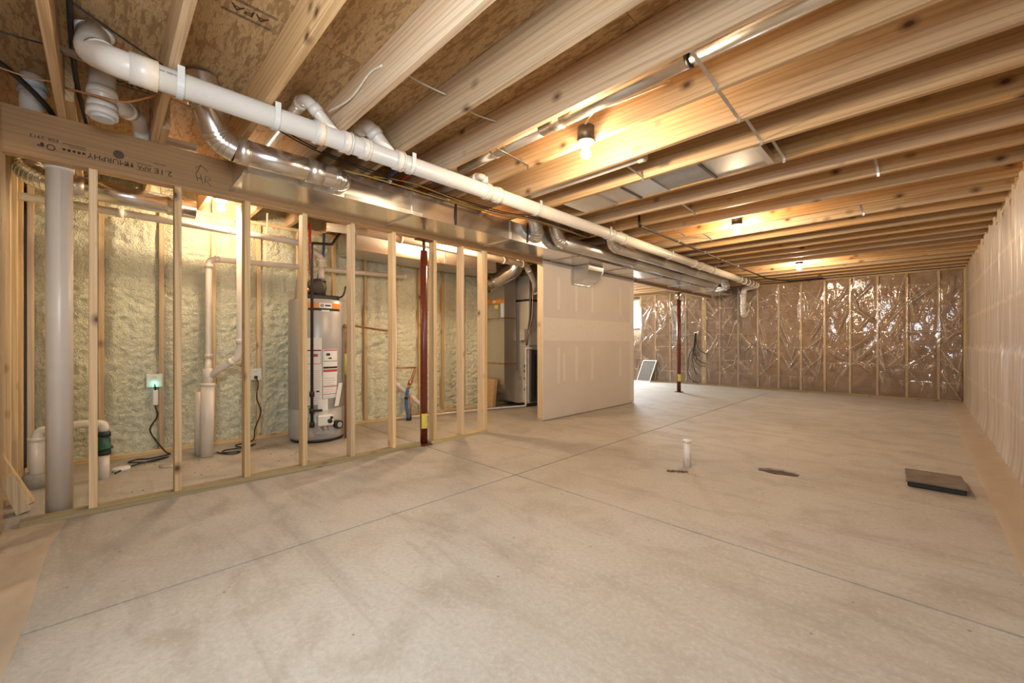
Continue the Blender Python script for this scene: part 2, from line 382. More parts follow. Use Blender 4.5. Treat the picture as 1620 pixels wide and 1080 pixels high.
# ------------------------------------------------------------------ ceiling: subfloor panels, joists, straps
ceil = structure('ceiling')
for i, y in enumerate(np.arange(-1.2, 10.9, 2.44)):
    for j, x in enumerate(np.arange(-8.3, .9, 1.22)):
        yy = y+(1.22 if j % 2 else 0)-1.0
        MB().box(x+.0015, x+1.2185, yy+.0015, yy+2.4385, ZO, ZO+.018).build('subfloor_panel', M['osb'], ceil, origin=(x+.6, yy+1.2, ZO))
MB().box(-8.4, 1, -1.4, 11.4, ZO+.019, ZO+.04).build('upper_floor', M['osb'], ceil)
jm = MB().bbox(-2.13, 2.13, -.019, .019, ZJ, ZO-.001, .003).mesh('joist', (0, 0, ZJ)); jm.materials.append(M['joist'])
jl = MB().bbox(-1.05, 1.05, -.019, .019, ZJ, ZO-.001, .003).mesh('joist', (0, 0, ZJ)); jl.materials.append(M['joist'])
jf = MB().bbox(-2.15, 2.15, -.019, .019, ZJ, ZO-.001, .003).mesh('joist', (0, 0, ZJ)); jf.materials.append(M['joist'])
for k in range(-1, 27):
    yc = JY(k)-.019
    if yc > 10.5: break
    put('joist', jm, None, ceil, (-1.54, yc, ZJ))
    if JY(k) < 6.6: put('joist', jl, None, ceil, (-4.33, yc+.0385, ZJ))
    else: put('joist', jf, None, ceil, (-5.43, yc+.0385, ZJ))
MB().box(.56, .60, -.6, 10.6, ZJ, ZO-.001).build('rim_joist', M['plate'], ceil); MB().box(-5.40, -5.36, -.6, 6.6, ZJ, ZO-.001).build('rim_joist', M['plate'], ceil)
sm_ = MB()
def strap(x, k, up):
    y0, y1 = JY(k), JY(k+1)-.038; za, zb = ZJ+.028, ZJ+.010; h = .009
    mb = MB(); mb.add([(x-h, y0, za), (x+h, y0, za), (x+h, y1, zb), (x-h, y1, zb), (x-h, y0, za+.003), (x+h, y0, za+.003), (x+h, y1, zb+.003), (x-h, y1, zb+.003)],
        [(0, 1, 2, 3), (7, 6, 5, 4), (0, 4, 5, 1), (1, 5, 6, 2), (2, 6, 7, 3), (3, 7, 4, 0)]); mb.box(x-h, x+h, y1-.003, y1, zb-.03, zb+.003)
    mb.build('bridging_strap', M['chrome'], ceil)
for x, k, up in [(-.75, 5, True), (-.765, 6, True), (-.745, 7, True), (-.70, 8, True), (-2.08, 5, True), (-1.58, 7, True), (-1.64, 10, True), (-.24, 10, True), (-1.9, 13, True), (-.42, 13, True), (-2.07, 12, True)]: strap(x, k, up)
# ------------------------------------------------------------------ text helper
def text(body, size, mat, name, parent, loc, xdir, ydir, extr=.0006, align='CENTER', sx=1):
    c = bpy.data.curves.new('t', 'FONT'); c.body = body; c.size = size; c.extrude = extr; c.align_x = align; c.align_y = 'CENTER'; c.resolution_u = 2
    o = bpy.data.objects.new('t', c); COL.objects.link(o); dg = bpy.context.evaluated_depsgraph_get(); dg.update()
    me = bpy.data.meshes.new_from_object(o.evaluated_get(dg)); bpy.data.objects.remove(o); bpy.data.curves.remove(c)
    X = Vector(xdir).normalized(); Y = Vector(ydir).normalized(); Z = X.cross(Y)
    me.transform(Matrix(((X.x*sx, Y.x, Z.x, 0), (X.y*sx, Y.y, Z.y, 0), (X.z*sx, Y.z, Z.z, 0), (0, 0, 0, 1)))); me.materials.clear()
    return put(name, me, mat, parent, loc)
# stamps printed on the strand board
def apa(x, y, rot, s=.09):
    X = (math.cos(rot), math.sin(rot), 0); Y = (math.sin(rot), -math.cos(rot), 0)
    text('APA', s, M['stamp'], 'printed_mark', ceil, (x, y, ZO-.001), X, Y, sx=1.5)
    for d in (.8, -.8, .98, -.98):
        c = Vector((x, y, ZO-.0012))+Vector(Y)*s*d; a = Vector(X)*s*1.9; b = Vector(Y)*s*.04
        MB().add([c-a-b, c+a-b, c+a+b, c-a+b], [(0, 1, 2, 3)]).build('printed_line', M['stamp'], ceil)
apa(-2.235, .49, math.pi/2+math.pi, .055); apa(-3.36, .115, math.pi/2+math.pi, .05)
# ------------------------------------------------------------------ beam over the stud wall
beam = thing('support_beam', 'long brown laminated beam with upside-down printing above the open stud wall', 'beam', (XP-.045, 4, ZB))
MB().box(XP-.0445, XP, -.62, 10.3, ZB+.002, ZJ-.002).build('front_ply', M['lvl'], beam)
MB().box(XP-.089, XP-.0455, -.62, 10.3, ZB+.002, ZJ-.002).build('back_ply', M['lvl'], beam)
MB().box(XP-.089, XP-.0005, -.62, 10.3, ZB, ZB+.0018).build('bottom_edge', M['lvl_edge'], beam)
xt = XP+.0008
def bt(s, y, z, size, sx=1.15, m='stamp'): text(s, size, M[m], 'printing', beam, (xt, y, z), (0, -1, 0), (0, 0, -1), sx=sx)
bt('2.1E', .285, 2.168, .046, 1.2); bt('APA', .192, 2.167, .034, 1.1); bt('MURPHY', .022, 2.170, .044, 1.0); bt('ESR-2913', -.235, 2.212, .024, 1.2)
lb = MB()
for y0, y1, z in [(.155, .228, 2.147), (.155, .228, 2.188), (.235, .30, 2.212), (-.165, -.07, 2.205), (-.14, -.07, 2.192)]: lb.box(xt, xt+.0006, y0, y1, z, z+.003)
for k in range(2): lb.add([(xt+.0006, .104+k*.02, 2.155), (xt+.0006, .121+k*.02, 2.155), (xt+.0006, .113+k*.02, 2.187)], [(0, 1, 2)])
for k in range(5): lb.box(xt, xt+.0006, -.165+k*.02, -.152+k*.02, 2.165-.002*(k % 2), 2.178)
lb.build('printing', M['stamp'], beam)
rg = MB(); rg.lathe([(.013, 0), (.018, .0006)], (xt, -.21, 2.165), 18, axis='x'); rg.box(xt, xt+.0006, -.262, -.235, 2.160, 2.168); rg.lathe([(0, 0), (.008, .0006)], (xt, -.243, 2.175), 10, axis='x'); rg.build('printing', M['stamp'], beam)
hb = MB()
for pts in [[(.46, 2.215), (.485, 2.275)], [(.455, 2.245), (.485, 2.277), (.525, 2.24)], [(.455, 2.215), (.468, 2.16)], [(.462, 2.185), (.49, 2.18)], [(.482, 2.21), (.495, 2.15)], [(.508, 2.155), (.51, 2.205), (.54, 2.2), (.53, 2.178), (.512, 2.176), (.545, 2.145)]]:
    hb.tube([(XP+.001, y, z) for y, z in pts], .0016, 5)
hb.build('handwriting', M['ink'], beam)
kb = MB(); kb.lathe([(0, .0008), (.014, .0007), (.026, .0002)], (XP+.0002, .072, 2.215), 16, axis='x'); kb.build('knot', plain('dark_knot', (.09, .045, .02), .6), beam)
# ------------------------------------------------------------------ open stud wall
pw = structure('wall_partition')
STY = [-.04, .362, .765, 1.167, 1.565, 1.965, 2.79, 3.09]
stm = MB().bbox(-.0445, .0445, -.019, .019, .038, ZB-.001, .002).mesh('stud', (0, 0, .038)); stm.materials.append(M['stud'])
stf = MB().bbox(-.0445, .0445, -.019, .019, .038, 2.31, .002).mesh('stud', (0, 0, .038)); stf.materials.append(M['stud'])
for y in STY+[2.43, 3.13]: put('stud', stm, None, pw, (XP-.0455, y, .038))
MB().bbox(XP-.0895, XP-.001, -.33, 2.26, 0, .037, .002).build('bottom_plate', M['treated'], pw, origin=(XP, 1, 0))
MB().bbox(XP-.0895, XP-.001, 2.385, 3.149, 0, .037, .002).build('bottom_plate', M['treated'], pw, origin=(XP, 2.7, 0))
# ------------------------------------------------------------------ drywall divider
dv = structure('wall_divider')
put('stud', stm, None, dv, (XP-.0455, 4.137, .038))
for y in np.arange(4.45, 6.4, .406): put('stud', stm, None, dv, (XP-.0455, float(y), .038))
MB().bbox(XP-.0895, XP-.001, 4.118, 6.52, 0, .037, .002).build('bottom_plate', M['plate'], dv)
ZD = ZB+.035
MB().box(XP+.0005, XP+.0125, 4.120, 6.52, .012, 1.225).build('drywall_panel', M['drywall'], dv, origin=(XP, 5.2, 0))
MB().box(XP+.0005, XP+.0125, 4.120, 6.52, 1.226, ZD).build('drywall_panel', M['drywall'], dv, origin=(XP, 5.2, 1.2))
MB().box(-7.6, XP+.0125, 6.521, 6.533, .012, ZJ-.002).build('drywall_panel', M['drywall'], dv, origin=(-5.2, 6.5, 0))
def smear(y0, y1, z0, z1, dx=.0006):
    n, m = 10, 22; U, V = np.meshgrid(np.linspace(0, 1, n), np.linspace(0, 1, m)); Y = y0+(y1-y0)*U; Z = z0+(z1-z0)*V
    e = .5-np.maximum(np.abs(U-.5), np.abs(V-.5)); wob = .012*(vnoise(Z*9, Y*9, 5)-.5)*(1-np.abs(2*U-1)*0)
    MB().grid(XP+.0126+dx*np.minimum(1, e*6)+0*Z, Y+wob*(np.abs(2*U-1)), Z+wob*np.abs(2*V-1)).build('joint_compound', M['mud'], dv, fix=False)
smear(4.125, 6.5, 1.07, 1.38)
for y in (4.45, 4.86, 5.265, 6.08): smear(y-.03, y+.03, 1.5, 1.95); smear(y-.03, y+.03, .48, .98)
smear(4.75-.02-.18, 4.60, .5, .9); smear(6.40, 6.51, .05, 2.0)
# ------------------------------------------------------------------ foam insulated left wall
XF = -5.08; wl = structure('wall_left')
MB().box(-5.6, -5.40, -1, 6.6, -.02, ZO).build('foundation', M['concrete'], wl)
wst = MB().bbox(-.14, 0, -.019, .019, .038, 2.315, .002).mesh('stud', (0, 0, .038)); wst.materials.append(M['stud'])
FSY = [-.41+.403*i for i in range(17)]
for y in FSY: put('stud', wst, None, wl, (XF, y, .038))
MB().bbox(XF-.14, XF, -.44, 6.5, 0, .037, .002).build('bottom_plate', M['plate'], wl); MB().bbox(XF-.14, XF, -.44, 6.5, 2.316, 2.353, .002).build('top_plate', M['plate'], wl)
def foam_patch(parent, u0, u1, z0, z1, place, seed, nu=26, nz=None, amp=.035):
    nz = nz or int((z1-z0)/.014); U, Z = np.meshgrid(np.linspace(u0, u1, nu), np.linspace(z0, z1, nz))
    st = vnoise(U*3+seed, Z*.0+seed*3.3, seed)
    lump = np.abs(fbm(U*17, Z*20, seed, 3)-.45)*1.8; big = fbm(U*4, Z*2.2, seed+5, 2); drip = np.abs(np.sin(Z*34+4*vnoise(U*6, Z*3, seed+9)))
    e = np.minimum((U-u0), (u1-U))/(u1-u0); edge = np.clip(e*7, 0, 1)
    D = amp*(big-.35)+.052*(.45-lump)+.006*drip*vnoise(U*3, Z*2, seed+2)
    D = -.028+D*edge-(1-edge)*.018*vnoise(Z*5, U*0, seed+4)*2
    X, Y, Zz = place(U, Z, D); return MB().grid(X, Y, Zz).build('spray_foam', M['foam'], parent, fix=False)
for i in range(15):
    foam_patch(wl, FSY[i]+.019, FSY[i+1]-.019, .037, 2.317, lambda U, Z, D: (XF+np.minimum(D, .012), U, Z), 11+i)
    foam_patch(wl, FSY[i], FSY[i]+.40, 2.352, ZO, lambda U, Z, D: (XF-.06+D, U, Z), 60+i)
# ------------------------------------------------------------------ near wall (left edge of the picture)
YN = -.44; wn = structure('wall_near')
MB().box(-8, 1, -.85, -.62, -.02, ZO).build('foundation', M['concrete'], wn)
nst = MB().bbox(-.019, .019, -.14, 0, .038, 2.315, .002).mesh('stud', (0, 0, .038)); nst.materials.append(M['stud'])
for x in (-5.0, -4.70, -4.385, -3.98, -3.58): put('stud', nst, None, wn, (x, YN, .038))
for a, b in ((-5.0, -4.70), (-4.70, -4.385), (-4.385, -3.98), (-3.98, -3.58)):
    foam_patch(wn, a+.019, b-.019, .037, 2.317, lambda U, Z, D: (U, YN-.03+D, Z), 90+int(a*10), 22)
MB().bbox(-5.05, .5, YN-.14, YN, 0, .037, .002).build('bottom_plate', M['platex'], wn); MB().bbox(-5.05, .5, YN-.14, YN, 2.316, 2.353, .002).build('top_plate', M['platex'], wn)
MB().box(-3.55, .5, YN-.13, YN-.02, .04, 2.31).build('insulation_batt', M['batt'], wn)
# ------------------------------------------------------------------ back wall
YB = 10.5; wb = structure('wall_back')
WX0, WX1, WZ0, WZ1 = -6.55, -5.50, 1.44, 2.25
mb = MB(); mb.box(-8.2, WX0, YB+.15, YB+.35, -.02, ZO).box(WX1, .8, YB+.15, YB+.35, -.02, ZO).box(WX0, WX1, YB+.15, YB+.35, -.02, WZ0).box(WX0, WX1, YB+.15, YB+.35, WZ1, ZO); mb.build('foundation', M['concrete'], wb)
M['stud_pale'] = wood('pale_pine_stud', 'Z', (.84, .68, .45), (.78, .60, .36), (.58, .40, .20), var=.08)
bst = MB().bbox(-.019, .019, 0, .14, .038, 2.315, .002).mesh('stud', (0, 0, .038)); bst.materials.append(M['stud_pale'])
BSX = [-7.1, -6.6, -5.472]+[-5.06+.4055*i for i in range(14)]+[.53]
for i, x in enumerate(BSX): put('stud', bst, None, wb, (x, YB, .038))
put('stud', bst, None, wb, (BSX[6]+.039, YB, .038)); put('stud', bst, None, wb, (BSX[6]+.078, YB, .038))
MB().bbox(-7.6, .56, YB, YB+.14, 0, .037, .002).build('bottom_plate', M['platex'], wb); MB().bbox(-7.6, .56, YB, YB+.14, 2.316, 2.353, .002).build('top_plate', M['platex'], wb)
for i in range(len(BSX)-1):
    a, b = BSX[i]+.02, BSX[i+1]-.02
    top = WZ0-.03 if b <= -5.45 and a > -6.65 else 2.315
    U, Z = np.meshgrid(np.linspace(a, b, 8), np.linspace(.04, top, 40)); q = YB+.03+.03*fbm(U*5, Z*4, 30+i)-.012*np.exp(-((Z % .6-.3)/.015)**2)*-1
    MB().grid(U, q, Z).build('insulation_batt', M['batt'], wb, fix=False)
win = structure('window_1')
mb = MB(); f = .045
mb.box(WX0, WX1, YB+.02, YB+.2, WZ0, WZ0+f).box(WX0, WX1, YB+.02, YB+.2, WZ1-f, WZ1).box(WX0, WX0+f, YB+.02, YB+.2, WZ0+f, WZ1-f).box(WX1-f, WX1, YB+.02, YB+.2, WZ0+f, WZ1-f).box(-6.04, -6.0, YB+.1, YB+.16, WZ0+f, WZ1-f)
mb.build('window_frame', M['white'], win)
MB().box(WX0+f, -6.04, YB+.12, YB+.126, WZ0+f, WZ1-f).build('pane', M['glass'], win); MB().box(-6.0, WX1-f, YB+.13, YB+.136, WZ0+f, WZ1-f).build('pane', M['glass'], win)
# far left end wall closing the room
wf = structure('wall_far'); MB().box(-8.1, -7.6, 6.4, 10.7, -.02, ZO).build('foundation', M['concrete'], wf)
MB().box(-7.6, -5.3, 6.54, 6.66, -.02, ZO).build('foundation', M['concrete'], wf)
# ------------------------------------------------------------------ right wall
XR = .56; wr = structure('wall_right')
MB().box(XR+.14, .95, -1, 11, -.02, ZO).build('foundation', M['concrete'], wr)
rst = MB().bbox(0, .14, -.019, .019, .038, 2.315, .002).mesh('stud', (0, 0, .038)); rst.materials.append(M['stud'])
RSY = [-.3+.406*i for i in range(27)]
for y in RSY: put('stud', rst, None, wr, (XR, y, .038))
MB().bbox(XR, XR+.14, -.5, 10.6, 0, .037, .002).build('bottom_plate', M['plate'], wr); MB().bbox(XR, XR+.14, -.5, 10.6, 2.316, 2.353, .002).build('top_plate', M['plate'], wr)
for i in range(26): MB().box(XR+.02, XR+.13, RSY[i]+.02, RSY[i+1]-.02, .04, 2.315).build('insulation_batt', M['batt'], wr)
# ------------------------------------------------------------------ plastic sheets
def creases(U, Z, segs):
    D = np.zeros_like(U)
    for (u, z, a, L, wd, am) in segs:
        dx, dz = math.sin(a), -math.cos(a); t = (U-u)*dx+(Z-z)*dz; q = -(U-u)*dz+(Z-z)*dx
        m = (t > 0) & (t < L); D += np.where(m, am*np.exp(-(q/wd)**2)*np.sin(np.pi*np.clip(t/L, 0, 1))**.6, 0)
    return D
bs = thing('vapor_barrier', 'shiny clear plastic sheet stapled over the brown insulation of the far wall', 'plastic sheet', (-2.4, YB-.03, 0))
def back_film(u0, u1, z0, z1, seed):
    nu = int((u1-u0)/.010); nz = int((z1-z0)/.013); U, Z = np.meshgrid(np.linspace(u0, u1, nu), np.linspace(z0, z1, nz)); r = random.Random(seed); segs = []
    for x in BSX:
        for q in range(12):
            s = r.choice((-1, 1)); z = r.uniform(.5, 2.34); segs.append((x+s*.02, z, s*r.uniform(.12, 1.0), r.uniform(.2, .75), r.uniform(.010, .026), r.uniform(.010, .026)))
        for q in range(9):
            z = r.choice((.32, .62, .93, 1.24, 1.55, 1.86, 2.1)); segs.append((x+r.uniform(0, .35), z, r.uniform(-.25, .25), r.uniform(.08, .28), r.uniform(.010, .018), r.uniform(.008, .016)))
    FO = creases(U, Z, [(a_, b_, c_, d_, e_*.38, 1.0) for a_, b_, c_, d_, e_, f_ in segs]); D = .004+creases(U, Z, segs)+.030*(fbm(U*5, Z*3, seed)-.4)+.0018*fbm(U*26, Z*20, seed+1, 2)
    for zk in (.32, .62, .93, 1.24, 1.55, 1.86, 2.1): D += .005*np.maximum(0, 1-np.abs(Z-zk-.008*np.sin(U*2.1+zk*5))/.014)*(vnoise(U*2.4, Z*0+zk*31, seed+3) > .42)
    sd = np.min(np.abs(U[..., None]-np.array(BSX)), axis=-1); D *= np.clip(sd/.05, .15, 1)
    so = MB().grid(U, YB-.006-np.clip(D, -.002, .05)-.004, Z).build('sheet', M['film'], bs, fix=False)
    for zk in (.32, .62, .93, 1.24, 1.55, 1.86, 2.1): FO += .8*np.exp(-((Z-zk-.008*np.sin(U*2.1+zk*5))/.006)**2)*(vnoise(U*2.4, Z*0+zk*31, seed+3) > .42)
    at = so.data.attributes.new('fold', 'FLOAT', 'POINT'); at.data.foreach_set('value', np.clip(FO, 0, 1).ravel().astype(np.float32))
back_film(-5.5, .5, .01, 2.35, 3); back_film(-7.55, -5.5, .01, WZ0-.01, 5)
rs = thing('vapor_barrier', 'milky plastic sheet hanging in vertical folds along the whole right wall', 'plastic sheet', (XR-.04, 5, 0))
ny, nz = 1000, 74; Yg, V = np.meshgrid(np.linspace(-.35, 10.44, ny), np.linspace(0, 1, nz))
ztop = 2.20+.14*np.abs(np.sin(math.pi*(Yg-JY(0)+.02)/.406))**.7; Zg = .005+V*(ztop-.005)
ph = 2.2*vnoise(Yg*1.5, Zg*.35, 8)*6; fold = np.abs(np.sin(Yg*15+ph))**1.5; fine = vnoise(Yg*26, Zg*1.6, 4)
low = np.clip((.95+.1*vnoise(Yg*9, Yg*0, 2)-Zg)/.03, 0, 1); topb = np.clip((Zg-1.75)/.6, 0, 1)
D = .014+.008*fold*(.4+.8*low+1.3*topb)+.007*fine+.006*low+.02*np.clip((.25-Zg)/.25, 0, 1)**2
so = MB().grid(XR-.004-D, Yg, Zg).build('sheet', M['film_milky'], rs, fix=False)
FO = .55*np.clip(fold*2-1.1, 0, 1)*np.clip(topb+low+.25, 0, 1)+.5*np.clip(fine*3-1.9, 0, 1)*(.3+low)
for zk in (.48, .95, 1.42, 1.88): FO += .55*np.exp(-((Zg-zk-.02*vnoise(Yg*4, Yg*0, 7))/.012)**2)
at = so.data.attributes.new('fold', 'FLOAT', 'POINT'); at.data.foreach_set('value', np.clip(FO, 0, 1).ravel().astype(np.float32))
nx = 14; Yf, U = np.meshgrid(np.linspace(-.3, 10.35, 420), np.linspace(0, 1, nx)); xe = .30+.03*vnoise(Yf*1.3, Yf*0, 6)
Xf = XR-.05+(xe-XR+.05)*U; Zf = .003+.026*fbm(Xf*9, Yf*5, 14)*(1-U)**.5+.012*np.maximum(0, np.sin(Yf*9+3*vnoise(Yf*2, Xf*5, 2)))**6*(1-U)+.05*np.clip(.12-U, 0, 1)
MB().grid(Xf, Yf, Zf).build('floor_flap', M['film_floor'], rs, fix=False)
ns = thing('vapor_barrier', 'milky plastic sheet at the left edge with a flap lying on the floor', 'plastic sheet', (-2, YN+.03, 0))
Xg, Zg = np.meshgrid(np.linspace(-3.62, .45, 260), np.linspace(.005, 2.335, 60))
MB().grid(Xg, YN+.03+.02*np.abs(np.sin(Xg*17+5*vnoise(Xg*2, Zg*.5, 9)))+.02*vnoise(Xg*3, Zg*1.2, 3), Zg).build('sheet', M['film_milky'], ns, fix=False)
Xf, U = np.meshgrid(np.linspace(-3.535, .3, 330), np.linspace(0, 1, 14)); ye = -.20+.03*vnoise(Xf*1.5, Xf*0, 3)-.03*np.clip((Xf+2.4)/.6, 0, 1)+.05*np.clip((-3.1-Xf)/.5, 0, 1)
MB().grid(Xf, YN+.03+(ye-YN-.03)*U, .003+(.030*fbm(Xf*9, U*4, 22)+.02*np.maximum(0, np.sin(Xf*11+U*5+4*vnoise(Xf*2, U*3, 5)))**5)*(1-U)**.5+.07*np.clip(.12-U, 0, 1)).build('floor_flap', M['film_floor'], ns, fix=False)
# ------------------------------------------------------------------ bare bulb lamps
def lamp(x, y, zt, label, group='bare ceiling bulbs', switch=False):
    t = thing('ceiling_lamp', label, 'lamp', (x, y, zt), group)
    MB().lathe([(.0, 0), (.055, 0), (.055, -.095), (.0, -.095)], (x, y, zt), 20).build('junction_box', M['darkmetal'], t)
    MB().lathe([(.057, -.095), (.060, -.100), (.044, -.110), (.024, -.117), (.022, -.130), (.0, -.130)], (x, y, zt), 24).build('lamp_holder', M['white'], t)
    MB().lathe([(.013, -.130), (.015, -.137), (.025, -.148), (.033, -.166), (.030, -.186), (.017, -.198), (0, -.202)], (x, y, zt), 20).build('bulb', M['bulb_small' if switch else 'bulb'], t)
    return t
lamp(-1.55, 2.232, 2.445, 'lit bare bulb on the joists, largest and nearest of the three in the open room')
lamp(-1.45, 4.985, 2.445, 'lit bare bulb on the joists, middle one of the three in the open room')
lamp(-1.44, 8.19, 2.445, 'lit bare bulb on the joists, farthest of the three, before the plastic-covered far wall')
lamp(-4.54, .77, 2.445, 'lit bare bulb seen between the studs left of the water heater', switch=True)
lamp(-5.6, 8.0, 2.445, 'added bare bulb, hidden beyond the grey drywall to light the side area')  # extra bulb put in out of sight to brighten the far side area
lamp(-3.95, 3.05, 2.445, 'lit bare bulb behind the second-last stud of the open wall')
# ------------------------------------------------------------------ main drain and its branches
XM, ZM, RM = -2.55, 2.293, .0572
md = thing('drain_pipe', 'long thick white drain pipe hung under the joists across the room', 'pipe', (XM, 4, ZM))
zt = lambda y: ZM+.012-.004*y*.6
def mp(y): return (XM, y, ZM)
MB().tube([mp(.10), mp(10.02)], RM, 24).build('pipe', M['pvc'], md)
# left end: two 45 degree bends up to a flange under the subfloor
el = MB(); P0 = Vector(mp(.10)); P1 = Vector((XM-.02, -.02, ZM+.02)); P2 = Vector((XM-.22, -.09, ZM+.13)); P3 = Vector((-2.97, -.07, 2.50))
el.tube(bends([mp(.16), mp(.045), (XM-.16, -.035, ZM+.09), (-2.845, -.03, 2.545)], .12, 6), RM*1.06, 24); el.build('elbow', M['pvc'], md)
rb = MB(); rb.ring((XM, .135, ZM), (0, 1, 0), RM*1.17, .10); rb.build('coupling', M['pvc'], md)
rb = MB(); rb.ring((XM-.115, -.005, ZM+.068), (-.8, -.5, .5), RM*1.13, .03); rb.build('coupling', M['pvc'], md)
MB().lathe([(.03, .0), (.068, .0), (.076, .010), (.076, .022), (.066, .028), (.03, .028)], (-2.855, -.03, 2.535), 28).build('flange', M['white'], md)
text('ONLY  MADE IN U', .011, M['ink'], 'printing', md, (XM+(RM+.0007)*.985, .219, ZM+(RM+.0007)*.17), (0, 1, 0), (-.17, 0, .985), sx=.85)
def hub(y, L=.055, k=1.15, mat='pvc'): rb = MB(); rb.ring(mp(y), (0, 1, 0), RM*k, L); rb.build('coupling', M[mat], md)
for y in (.91, 1.075, 1.20, 1.44, 2.25, 2.37, 4.17, 4.45, 6.60, 6.9, 9.2, 9.45, 9.7, 9.9): hub(y)
for y in (.90, 1.10, 1.215, 1.465, 2.24, 2.38): hub(y, .012, 1.19, 'pvc_grey')
def hanger(y):
    prof = [(XM+RM*1.03*math.cos(a), ZM+RM*1.03*math.sin(a)) for a in np.linspace(0, -math.pi, 13)]
    prof = [(XM+RM*1.03, ZJ)]+prof+[(XM-RM*1.03, ZJ)]; inner = prof[::-1]; mb = MB(); n = len(prof); vs = []
    for x, z in prof:
        dx = x-XM; dz = z-ZM; l = math.hypot(dx, dz); k = .007
        ox, oz = (x+math.copysign(k, dx), z) if z > ZM else (x+dx/l*k, z+dz/l*k)
        vs += [(x, y-.014, z), (x, y+.014, z), (ox, y-.014, oz), (ox, y+.014, oz)]
    fs = []
    for i in range(n-1):
        a, b = 4*i, 4*i+4; fs += [(a, a+1, b+1, b), (a+2, b+2, b+3, a+3), (a, b, b+2, a+2), (a+1, a+3, b+3, b+1)]
    mb.add(vs, fs); mb.build('hanger', M['pvc_grey'], md)
for y in (.265, .68, 1.53, 2.87, 4.08, 5.72, 7.4, 8.9): hanger(y)
def branch(y, dy, dx, up, r, name='branch', turn=(0, -.25, 0)):
    a = Vector((XM, y, ZM)); b = Vector((XM+dx, y+dy, ZM+up)); c = b+Vector(turn)
    mb = MB(); mb.tube(bends([a, b, c], .07, 5), r, 18); o = mb.build(name, M['pvc'], md)
    d = (b-a).normalized(); q = MB(); q.ring(a+(b-a)*.72, d, r*1.16, .045); q.build('coupling', M['pvc'], o)
    q = MB(); q.ring(b+Vector(turn).normalized()*.085, turn, r*1.16, .04); q.build('coupling', M['pvc'], o)
branch(1.04, -.19, -.03, .20, .034, turn=(-1.1, 0, -.03)); branch(1.40, -.17, -.03, .19, .046, turn=(-.9, 0, -.02)); branch(2.33, -.11, -.02, .13, .030, turn=(-.7, 0, .03))
branch(4.42, -.10, -.02, .14, .038, turn=(-.02, -.02, .10)); branch(9.30, -.08, 0, .13, .03, turn=(0, -.01, .10)); branch(9.5, -.06, .0, .13, .045, turn=(0, -.02, .12)); branch(9.78, -.03, .02, .13, .038, turn=(0, -.01, .10))
eb = MB(); eb.tube(bends([mp(9.98), mp(10.16), (XM-.27, 10.17, ZM-.04), (XM-.28, 10.17, 1.78), (XM-.24, 10.10, 1.66)], .10, 6), RM*1.02, 22); eb.build('elbow', M['pvc'], md)
for p, d in (((XM, 10.07, ZM), (0, 1, 0)), ((XM-.28, 10.17, 2.10), (0, 0, 1)), ((XM-.28, 10.17, 1.86), (0, 0, 1)), ((XM-.245, 10.105, 1.67), (.4, -.6, -1))): q = MB(); q.ring(p, d, RM*1.17, .06); q.build('coupling', M['pvc'], md)
# drain stack with tee at the upper left
ds = thing('drain_stack', 'short white drain stack with side elbow dropping through the subfloor at upper left', 'pipe', (-3.22, 0, 2.4))
MB().tube([(-3.22, 0, 2.588), (-3.22, 0, 2.31)], .0572, 24).build('pipe', M['pvc'], ds)
for z, k in ((2.43, 1.14), (2.35, 1.12), (2.315, 1.17)): q = MB(); q.ring((-3.22, 0, z), (0, 0, 1), .0572*k, .04); q.build('coupling', M['pvc'], ds)
MB().ring((-3.22, 0, 2.288), (0, 0, 1), .050, .02).build('cleanout_plug', M['pvc_grey'], ds)
MB().tube(bends([(-3.22, 0, 2.38), (-3.36, .09, 2.43), (-3.50, .16, 2.46), (-3.695, .185, 2.46), (-3.70, .19, 2.12)], .07, 6), .043, 20).build('elbow', M['pvc'], ds)
for q_, d in (((-3.40, .11, 2.44), (-1, .6, .25)), ((-3.70, .19, 2.36), (0, 0, -1))): q = MB(); q.ring(q_, d, .049, .035); q.build('coupling', M['pvc'], ds)
d2 = thing('drain_stack', 'stubby white drain elbow between the joists at the far upper left corner', 'pipe', (-3.66, -.29, 2.45))
MB().tube(bends([(-3.66, -.29, 2.588), (-3.66, -.29, 2.47), (-3.76, -.30, 2.34)], .07), .052, 20).build('elbow', M['pvc'], d2)
for z in (2.54, 2.50): q = MB(); q.ring((-3.66, -.29, z), (0, 0, 1), .059, .03); q.build('coupling', M['pvc_grey'], d2)
vc = thing('vent_pipe', 'tall thick white vertical pipe standing behind the left end of the open stud wall', 'pipe', (-3.715, -.185, 0))
MB().tube([(-3.715, -.185, 0), (-3.715, -.185, 2.34)], .0585, 28).build('pipe', M['pvc'], vc)
q = MB(); q.ring((-3.715, -.185, 2.10), (0, 0, 1), .066, .03); q.build('collar', M['white'], vc)
# pvc run inside one joist bay
q = MB(); q.tube([(-2.75, 2.79, 2.41), (-1.42, 2.79, 2.41)], .043, 18); q.ring((-1.45, 2.79, 2.41), (1, 0, 0), .05, .05)
lone(q, 'waste_pipe', M['pvc'], 'white pipe lying inside a joist bay right behind the nearest bare bulb', 'pipe', (-2, 2.79, 2.41))
